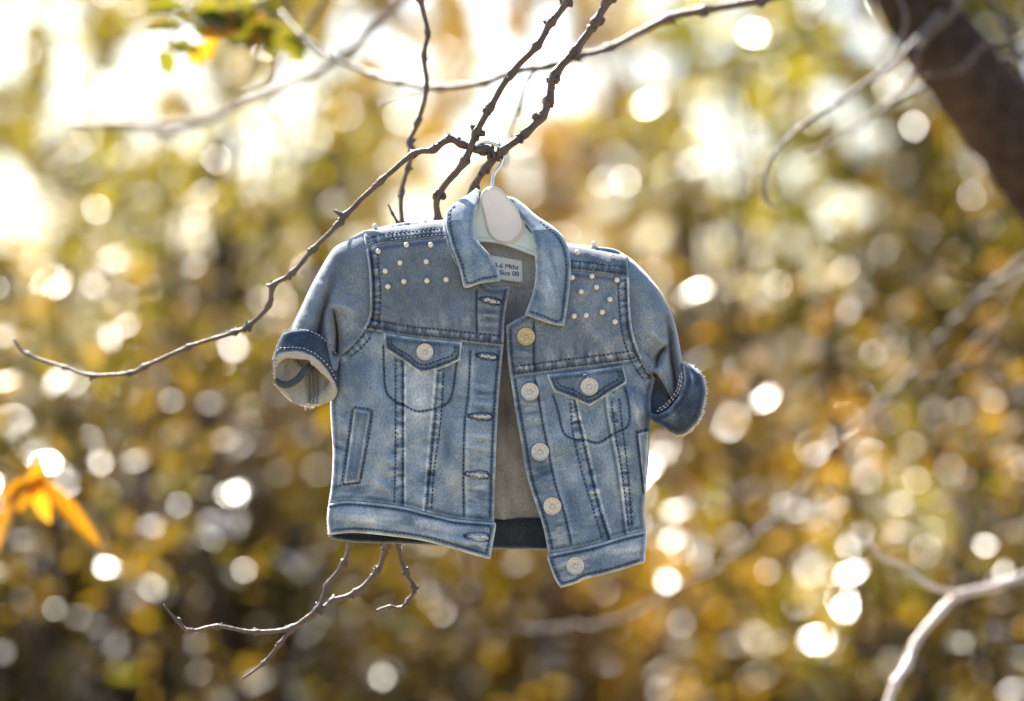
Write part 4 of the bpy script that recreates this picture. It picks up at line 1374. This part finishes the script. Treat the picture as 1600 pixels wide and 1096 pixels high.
# --- welt pockets
for pts, src, rows in (([(554, 640), (579, 644), (560, 753), (538, 755)], fl, [[(550, 640), (542, 700), (533, 757)], [(582, 644), (575, 690), (563, 752)], [(552, 636), (582, 640)], [(522, 761), (540, 758), (562, 754)]]),
                       ([(997, 678), (1013, 674), (1011, 720), (1007, 770)], fr, [[(994, 680), (1000, 722), (1006, 772)], [(993, 675), (1014, 670)]])):
    w_ = Cloth(loop(*[[pts[i], pts[(i + 1) % 4]] for i in range(4)]), src.depth, [], lift=3.0, edge=(2.6, 3.4), edge_wear=.42, wear0=.46, edge_dark=.1, seed=161)
    wo_ = w_.make('welt_pocket', JK, DENIM, thick=4)
    stitch_rows(rows, src.depth, wo_)
    for i in range(4):
        cx_, cy_ = np.mean(pts, 0)
        out_ = [(q[0] + (1.6 if q[0] > cx_ else -1.6), q[1] + (1.6 if q[1] > cy_ else -1.6)) for q in (pts[i], pts[(i + 1) % 4])]
        press(src, catmull(out_, 3), 1.8, .30, 1.5)

# --- pocket flaps
FLAP_L = loop([(599, 520), (640, 527), (689, 532), (722, 535)], [(722, 535), (719, 563)], [(719, 563), (690, 576), (657, 584)], [(657, 584), (632, 566), (603, 547)], [(603, 547), (599, 520)])
FLAP_R = loop([(854, 586), (913, 580), (974, 571)], [(974, 571), (980, 598)], [(980, 598), (950, 617), (921, 635)], [(921, 635), (892, 622), (866, 613)], [(866, 613), (854, 586)])
flaps = []
for pts, src, pts_s, seed in ((FLAP_L, fl, [[(605, 528), (608, 543), (633, 560), (658, 577), (690, 569), (714, 559), (717, 541)], [(611, 530), (614, 541), (636, 554), (659, 570), (690, 562), (708, 554), (711, 541)]], 171),
                              (FLAP_R, fr, [[(862, 590), (870, 607), (894, 616), (921, 628), (950, 610), (974, 595), (970, 577)], [(868, 590), (875, 602), (897, 610), (920, 621), (947, 604), (967, 591), (964, 579)]], 172)):
    c = Cloth(pts, src.depth, [fade(*(np.mean(pts, 0)), 26, 12, .12)], lift=6.5, edge=(3.4, 4.5), edge_wear=.55, edge_dark=.2, wear0=.44, seed=seed)
    # hangs proud at its tip
    o_ = c.make('pocket_flap', JK, DENIM, thick=6)
    stitch_rows(pts_s, c.depth, o_)
    flaps.append((c, o_))

# --- collar
cl_out = loop([(744, 294), (733, 303), (716, 313), (700, 326), (696, 335), (697, 353), (705, 386), (716, 415), (724, 448)], [(724, 448), (731, 450), (753, 443), (782, 439)],
              [(782, 439), (779, 426), (766, 400), (749, 380), (741, 364), (742, 340), (747, 313), (749, 298)], [(749, 298), (744, 294)])


def col_l(p):
    d = np.interp(p[:, 1], [290, 300, 320, 345, 380, 450], [-8, 0, 32, 56, 69, 75])
    x = (p[:, 0] - np.interp(p[:, 1], [294, 333, 386, 448], [740, 697, 706, 724])) / 45
    return d + 5 * np.sin(np.clip(x, 0, 1) * math.pi) + 3 * fbm(p[:, 0] / 30, p[:, 1] / 36, 181)


cl = Cloth(cl_out, col_l, [wrinkles(735, 390, 18, 40, 1.2, 12, 1.0, 189), fade(735, 395, 16, 40, .06)], edge=(4, 6), edge_wear=.32, edge_dark=.10, wear0=.52, seed=183)
clo = cl.make('collar', JK, DENIM, thick=6)
row = catmull([(712, 322), (704, 330), (703, 352), (711, 385), (722, 414), (730, 442), (752, 436), (778, 431)], 4)
stitch_rows([row, ], cl.depth, clo)
# band behind the leaf, crinkled beside the shoulder
bandl = Cloth(loop([(690, 346), (697, 342), (712, 400), (722, 420)], [(722, 420), (712, 412), (700, 385), (690, 346)]), lambda p: bd(p) + 9, [], edge=(3, 4), edge_wear=.3, wear0=.36, seed=185)
bandl.make('collar_stand', JK, DENIM, thick=6)
cr_out = loop([(790, 306), (806, 311), (824, 324), (837, 336), (870, 359), (885, 380), (891, 404), (892, 430), (888, 469), (882, 510)], [(882, 510), (867, 508), (850, 503), (820, 492)],
              [(820, 492), (832, 459), (837, 430), (836, 403), (834, 377), (827, 357), (807, 334), (791, 312)], [(791, 312), (790, 306)])


def col_r(p):
    d = np.interp(p[:, 1], [300, 315, 335, 360, 390, 430, 510], [-16, -2, 24, 52, 67, 73, 77])
    x = (p[:, 0] - np.interp(p[:, 1], [306, 357, 403, 459, 492], [790, 828, 836, 832, 822])) / 52
    return d + 6 * np.sin(np.clip(x, 0, 1) * math.pi) + 3 * fbm(p[:, 0] / 30, p[:, 1] / 36, 191)


crl = Cloth(cr_out, col_r, [groove([(798, 318), (812, 340), (828, 362), (833, 378)], [3, 9, 7, 2], [4, 5, 5, 5], -.12), groove([(838, 412), (850, 405), (862, 396)], 2.5, 5, -.05), wrinkles(862, 440, 24, 50, 2, 10, 1.3, 192), fade(862, 450, 18, 40, .06), fade(866, 375, 10, 16, .10)],  # first groove has the shade beside the stand painted in
            edge=(4, 6), edge_wear=.32, edge_dark=.10, wear0=.50, seed=193)
crlo = crl.make('collar', JK, DENIM, thick=6)
row = catmull([(846, 349), (866, 365), (878, 382), (884, 404), (885, 430), (881, 468), (875, 501), (851, 495), (826, 486)], 4)
stitch_rows([row], crl.depth, crlo)
# collar at the back of the neck
nk = Cloth(loop([(742, 296), (755, 303), (768, 306), (782, 307), (794, 307)], [(794, 307), (830, 360), (836, 380)], [(836, 380), (800, 352), (768, 350), (742, 360)], [(742, 360), (742, 296)]), lambda p: -18 + 0 * p[:, 0], [], edge=(3, 4), edge_wear=.15, wear0=.3, seed=195)
nk.make('collar_stand', JK, DENIM, thick=6)

# --- buttonholes, buttons, pearls
def buttonhole(u, v, L, ang, src, parent, seed):
    g = np.random.default_rng(seed)
    c, s = math.cos(ang), math.sin(ang)
    p = Pile()
    t = np.linspace(0, 2 * math.pi, 56, endpoint=False)
    w = L * 0.155 * (1 + 0.35 * np.cos(t)) * np.abs(np.sin(t)) ** 0.8 * np.sign(np.sin(t))
    x = L * 0.5 * np.cos(t)
    ring_ = np.stack([u + x * c - w * s, v + x * s + w * c], 1)
    nxt = np.roll(ring_, -1, 0) - np.roll(ring_, 1, 0)
    nrm = np.stack([-nxt[:, 1], nxt[:, 0]], 1)
    nrm /= np.linalg.norm(nrm, axis=1)[:, None]
    q = ring_ + nrm * 0.55 * g.normal(size=(56, 1))
    d = src.depth(q)
    for i in range(56):      # close set whip stitches round the slit
        a, b = q[i] - nrm[i] * 1.5, q[i] + nrm[i] * 1.5
        V, F = tube_arrays(np.stack([P(a[0], a[1], d[i]), P(q[i][0], q[i][1], d[i] + 1.6), P(b[0], b[1], d[i])]), [.35 * S, .55 * S, .35 * S], 5)
        p.add(V, F, 0)
    for i in range(24):      # fluffed pale threads of the cut edge
        a = g.uniform(-.30, .36) * L
        b = a + g.uniform(.08, .2) * L
        y0, y1 = g.normal() * 1.6, g.normal() * 1.6
        A_, B_ = np.array([u + a * c - y0 * s, v + a * s + y0 * c]), np.array([u + b * c - y1 * s, v + b * s + y1 * c])
        dd = src.depth(np.stack([A_, B_]))
        V, F = tube_arrays(np.stack([P(*A_, dd[0] + .6), P(*(A_ + B_) / 2, dd.mean() + 2.0 + g.uniform(0, .8)), P(*B_, dd[1] + .6)]), .8 * S, 4)
        p.add(V, F, 1)
    p.build('buttonhole', [THREAD, THREAD_PALE], parent)


for (u, v, L, a, src, par) in ((766, 470, 34, .18, yl, ylo), (760, 557, 34, .12, fl, flo), (750, 651, 38, .06, fl, flo), (745, 742, 38, .07, fl, flo), (745, 839, 40, .08, wl, wlo)):
    buttonhole(u, v, L, a, src, par, int(u + v))


def button(u, v, r, src, parent, material, seed, label=None):
    """stamped metal shank button: raised rim, ridged ring, domed centre"""
    g = np.random.default_rng(seed)
    N = 120
    prof = [(0, 3.4), (.10, 3.4), (.17, 2.9), (.22, 2.2), (.26, 2.4), (.36, 2.3), (.40, 2.8), (.45, 2.5), (.52, 2.5), (.60, 2.5), (.68, 2.5), (.76, 2.5), (.82, 2.6), (.87, 3.5), (.93, 3.7), (.98, 3.2), (1.0, 2.2), (1.0, 0.6), (.9, -1)]
    a = np.arange(N) / N * 2 * math.pi
    tx, ty = g.normal() * .08, g.normal() * .08
    d0 = float(src.depth(np.array([[u, v]]))[0])
    V = []
    for (q, hgt) in prof:
        hh = np.full(N, hgt)
        if .5 < q < .8:
            hh = hh + 0.9 * (vnoise(a * N / (2 * math.pi) / 2.6, a * 0 + q * 9, seed) > 0.06) * (1 - abs(q - .65) / .2)
        if .25 < q < .4:
            hh = hh + .4 * np.sin(a * 12)
        x, y = np.cos(a) * q * r, np.sin(a) * q * r
        V.append(P(u + x, v + y, d0 + 2.0 + hh + tx * x + ty * y))
    V = np.vstack(V)
    i = np.arange(len(prof) * N).reshape(len(prof), N)
    j = np.roll(i, -1, 1)
    F = np.stack([i[:-1], j[:-1], j[1:], i[1:]], -1).reshape(-1, 4).tolist()
    o = build('button', V, F, material, parent)
    if label:
        o['label'] = label
    return o


for (u, v, src, par, m_, lab_) in ((822, 526, yr, yro, BRONZE, 'bronze coloured metal button'), (828, 612, fr, fro, SILVER, None), (844, 706, fr, fro, SILVER, None), (863, 791, fr, fro, SILVER, None), (899, 884, wr, wro, SILVER, None),
                                   (664, 550, *flaps[0], SILVER, None), (921, 604, *flaps[1], SILVER, None)):
    button(u, v, 14.2 if par not in (flaps[0][1],) else 13.6, src, par, m_, int(u), lab_)
for (c_, o_), q in ((flaps[0], [(664, 530), (661, 536), (667, 538)]), (flaps[1], [(914, 583), (911, 590), (920, 592)])):
    stitch_rows([[q[0], q[1]], [q[0], q[2]]], c_.depth, o_, name='button_tack', L=4, material=THREAD_PALE)


def sphere_arrays(c, r, n=14, m=9):
    V, F = [c + np.array([0, 0, r])], []
    for i in range(1, m):
        for j in range(n):
            th, ph = math.pi * i / m, 2 * math.pi * j / n
            V.append(c + r * np.array([math.sin(th) * math.cos(ph), math.sin(th) * math.sin(ph), math.cos(th)]))
    V.append(c - np.array([0, 0, r]))
    F += [[0, 1 + j, 1 + (j + 1) % n] for j in range(n)]
    for i in range(m - 2):
        for j in range(n):
            a, b = 1 + i * n + j, 1 + i * n + (j + 1) % n
            F.append([a, a + n, b + n, b])
    k = 1 + (m - 2) * n
    F += [[k + j, len(V) - 1, k + (j + 1) % n] for j in range(n)]
    return np.array(V), F


PR = 4.3
pearl_me = None
SP_V, SP_F = sphere_arrays(np.zeros(3), PR * S)


def pearl(u, v, d, parent):
    global pearl_me
    w = P(u, v, d)
    if pearl_me is None:
        o = build('pearl', SP_V + w, SP_F, PEARL, parent, loc=w)
        pearl_me = o.data
    else:
        o = bpy.data.objects.new('pearl', pearl_me)
        COL.objects.link(o)
        o.parent = parent
        o.location = w - origin_of(parent)


for src, par, pts in ((yl, ylo, [(591, 393), (625, 411), (666, 409), (602, 424), (631, 440), (606, 448), (667, 439), (697, 437), (635, 383), (673, 383)]),
                      (yr, yro, [(925, 432), (964, 438), (932, 449), (908, 456), (953, 468), (941, 488), (916, 493), (897, 494), (961, 503), (894, 434)]),
                      (st_r, st_ro, [(902, 395), (957, 401)])):
    d = src.depth(np.array(pts, float))
    for (u, v), z in zip(pts, d):
        pearl(u, v, z + PR * .75, par)
for (u, v, par) in ((586, 355, st_lo), (664, 350, st_lo), (928, 383, st_ro)):
    pearl(u, v - 1.5, 9, par)

# --- frayed threads on the cuffs and hems
def fray(line, n, length, parent, depth, seed, spread=1.0, w=0.45):
    g = np.random.default_rng(seed)
    l = catmull(line, 2)
    nn = offset(l, 1.0) - l[:, :2]
    p = Pile()
    for i in range(n):
        k = g.integers(0, len(l))
        a = l[k, :2] - nn[k] * 1.0 + g.normal(size=2) * .5
        e = a + nn[k] * g.uniform(.3, 1) * length + g.normal(size=2) * length * .45 * spread
        m = (a + e) / 2 + g.normal(size=2) * length * .2
        z = depth + g.normal() * 4
        V, F = tube_arrays(np.stack([P(*a, z), P(*m, z + g.normal() * 1.5), P(*e, z + g.normal() * 2)]), [w * S, w * S, w * .5 * S], 4)
        p.add(V, F)
    o = p.build('frayed_threads', FRAY, parent)
    o['kind'] = 'stuff'


fray(SILC[::-1], 420, 3.2, cro, 6, 201, w=.5)
fray([(1084, 667), (1070, 678), (1058, 681)], 90, 7, cro, 6, 202)
fray([(503, 632), (485, 635), (466, 631), (446, 619), (431, 600)], 110, 2.6, cfo, 12, 203)
fray([(488, 636), (472, 634)], 26, 11, cfo, 12, 204)
fray([(453, 516), (436, 540), (426, 568)], 60, 2.4, cfo, 20, 205)
fray([(514, 838), (512, 812), (514, 788)], 40, 2.6, wlo, 0, 206)
for k, (u, v, x, y) in enumerate(()):
    fray([(u, v), (x, y)], 16, 3.0, cro, 6, 207 + k, 1.4)

# ------------------------------------------------------------------ the hanger
HG = empty('clothes_hanger', P(778, 390, 8))
tag(HG, 'pale mint child hanger with a blank cream plaque and steel hook inside the jacket collar', 'hanger')
hg = Cloth(loop([(762, 294), (748, 318), (728, 350), (690, 372), (600, 398)], [(600, 398), (594, 405), (600, 412)], [(600, 412), (700, 391), (742, 377), (779, 379), (808, 388), (837, 399), (900, 428), (958, 452)], [(958, 452), (966, 446), (962, 438)],
                [(962, 438), (900, 404), (836, 370), (806, 334), (786, 300)], [(786, 300), (774, 292), (762, 294)]), lambda p: 14 + 0 * p[:, 0], [], edge=(4, 3), edge_wear=0, seed=211)
hg.make('hanger_body', HG, HANGER, h=5, thick=9)
lip = catmull([(700, 389), (742, 376), (779, 378), (808, 387), (837, 398), (860, 408)], 4)
V, F = tube_arrays(P(lip[:, 0], lip[:, 1], 13), 3.4 * S, 10)
build('hanger_rim', V, F, HANGER, HG)
PLQ = []
for t in np.linspace(0, 2 * math.pi, 64, endpoint=False):      # a blank pear shaped plate, wider at the foot
    e_ = np.array([math.cos(t), math.sin(t)])
    PLQ.append(tuple(max((np.array(c_) + e_ * r_ for c_, r_ in (((770.0, 311.0), 20.0), ((790.0, 352.0), 30.0))), key=lambda q: q @ e_)))
pq = Cloth(PLQ, lambda p: 19 + 1.6 * fbm(p[:, 0] / 40, p[:, 1] / 40, 5), [], edge=(3, 2.5), edge_wear=0, seed=213)
pqo = pq.make('plaque', HG, PLAQUE, h=3, thick=5)
lp = np.vstack([PLQ, PLQ[:1]])
cen = np.mean(PLQ, 0)
lp = catmull(cen + (lp - cen) * .91, 3)
V, F = tube_arrays(P(lp[:, 0], lp[:, 1], 19), .8 * S, 6)
build('plaque_border', V, F, PLAQUE_RIM, pqo)
hk = catmull([(768, 300, 12), (769, 288, 10), (771, 275, 6), (776, 267, 4), (782, 259, 3), (786, 248, 2), (784.5, 236, 1), (776, 227, 0), (762, 222.5, 0), (750, 224, 0), (743, 229, 0), (740, 235, -2)], 2.5)
V, F = tube_arrays(P(hk[:, 0], hk[:, 1], hk[:, 2]), 2.5 * S, 12)
build('hook', V, F, CHROME, HG)
V, F = blob(P(740, 235, -2), 3.2 * S, 1, 0.0, 7, 10)
build('hook_tip', V, F, CHROME, HG)
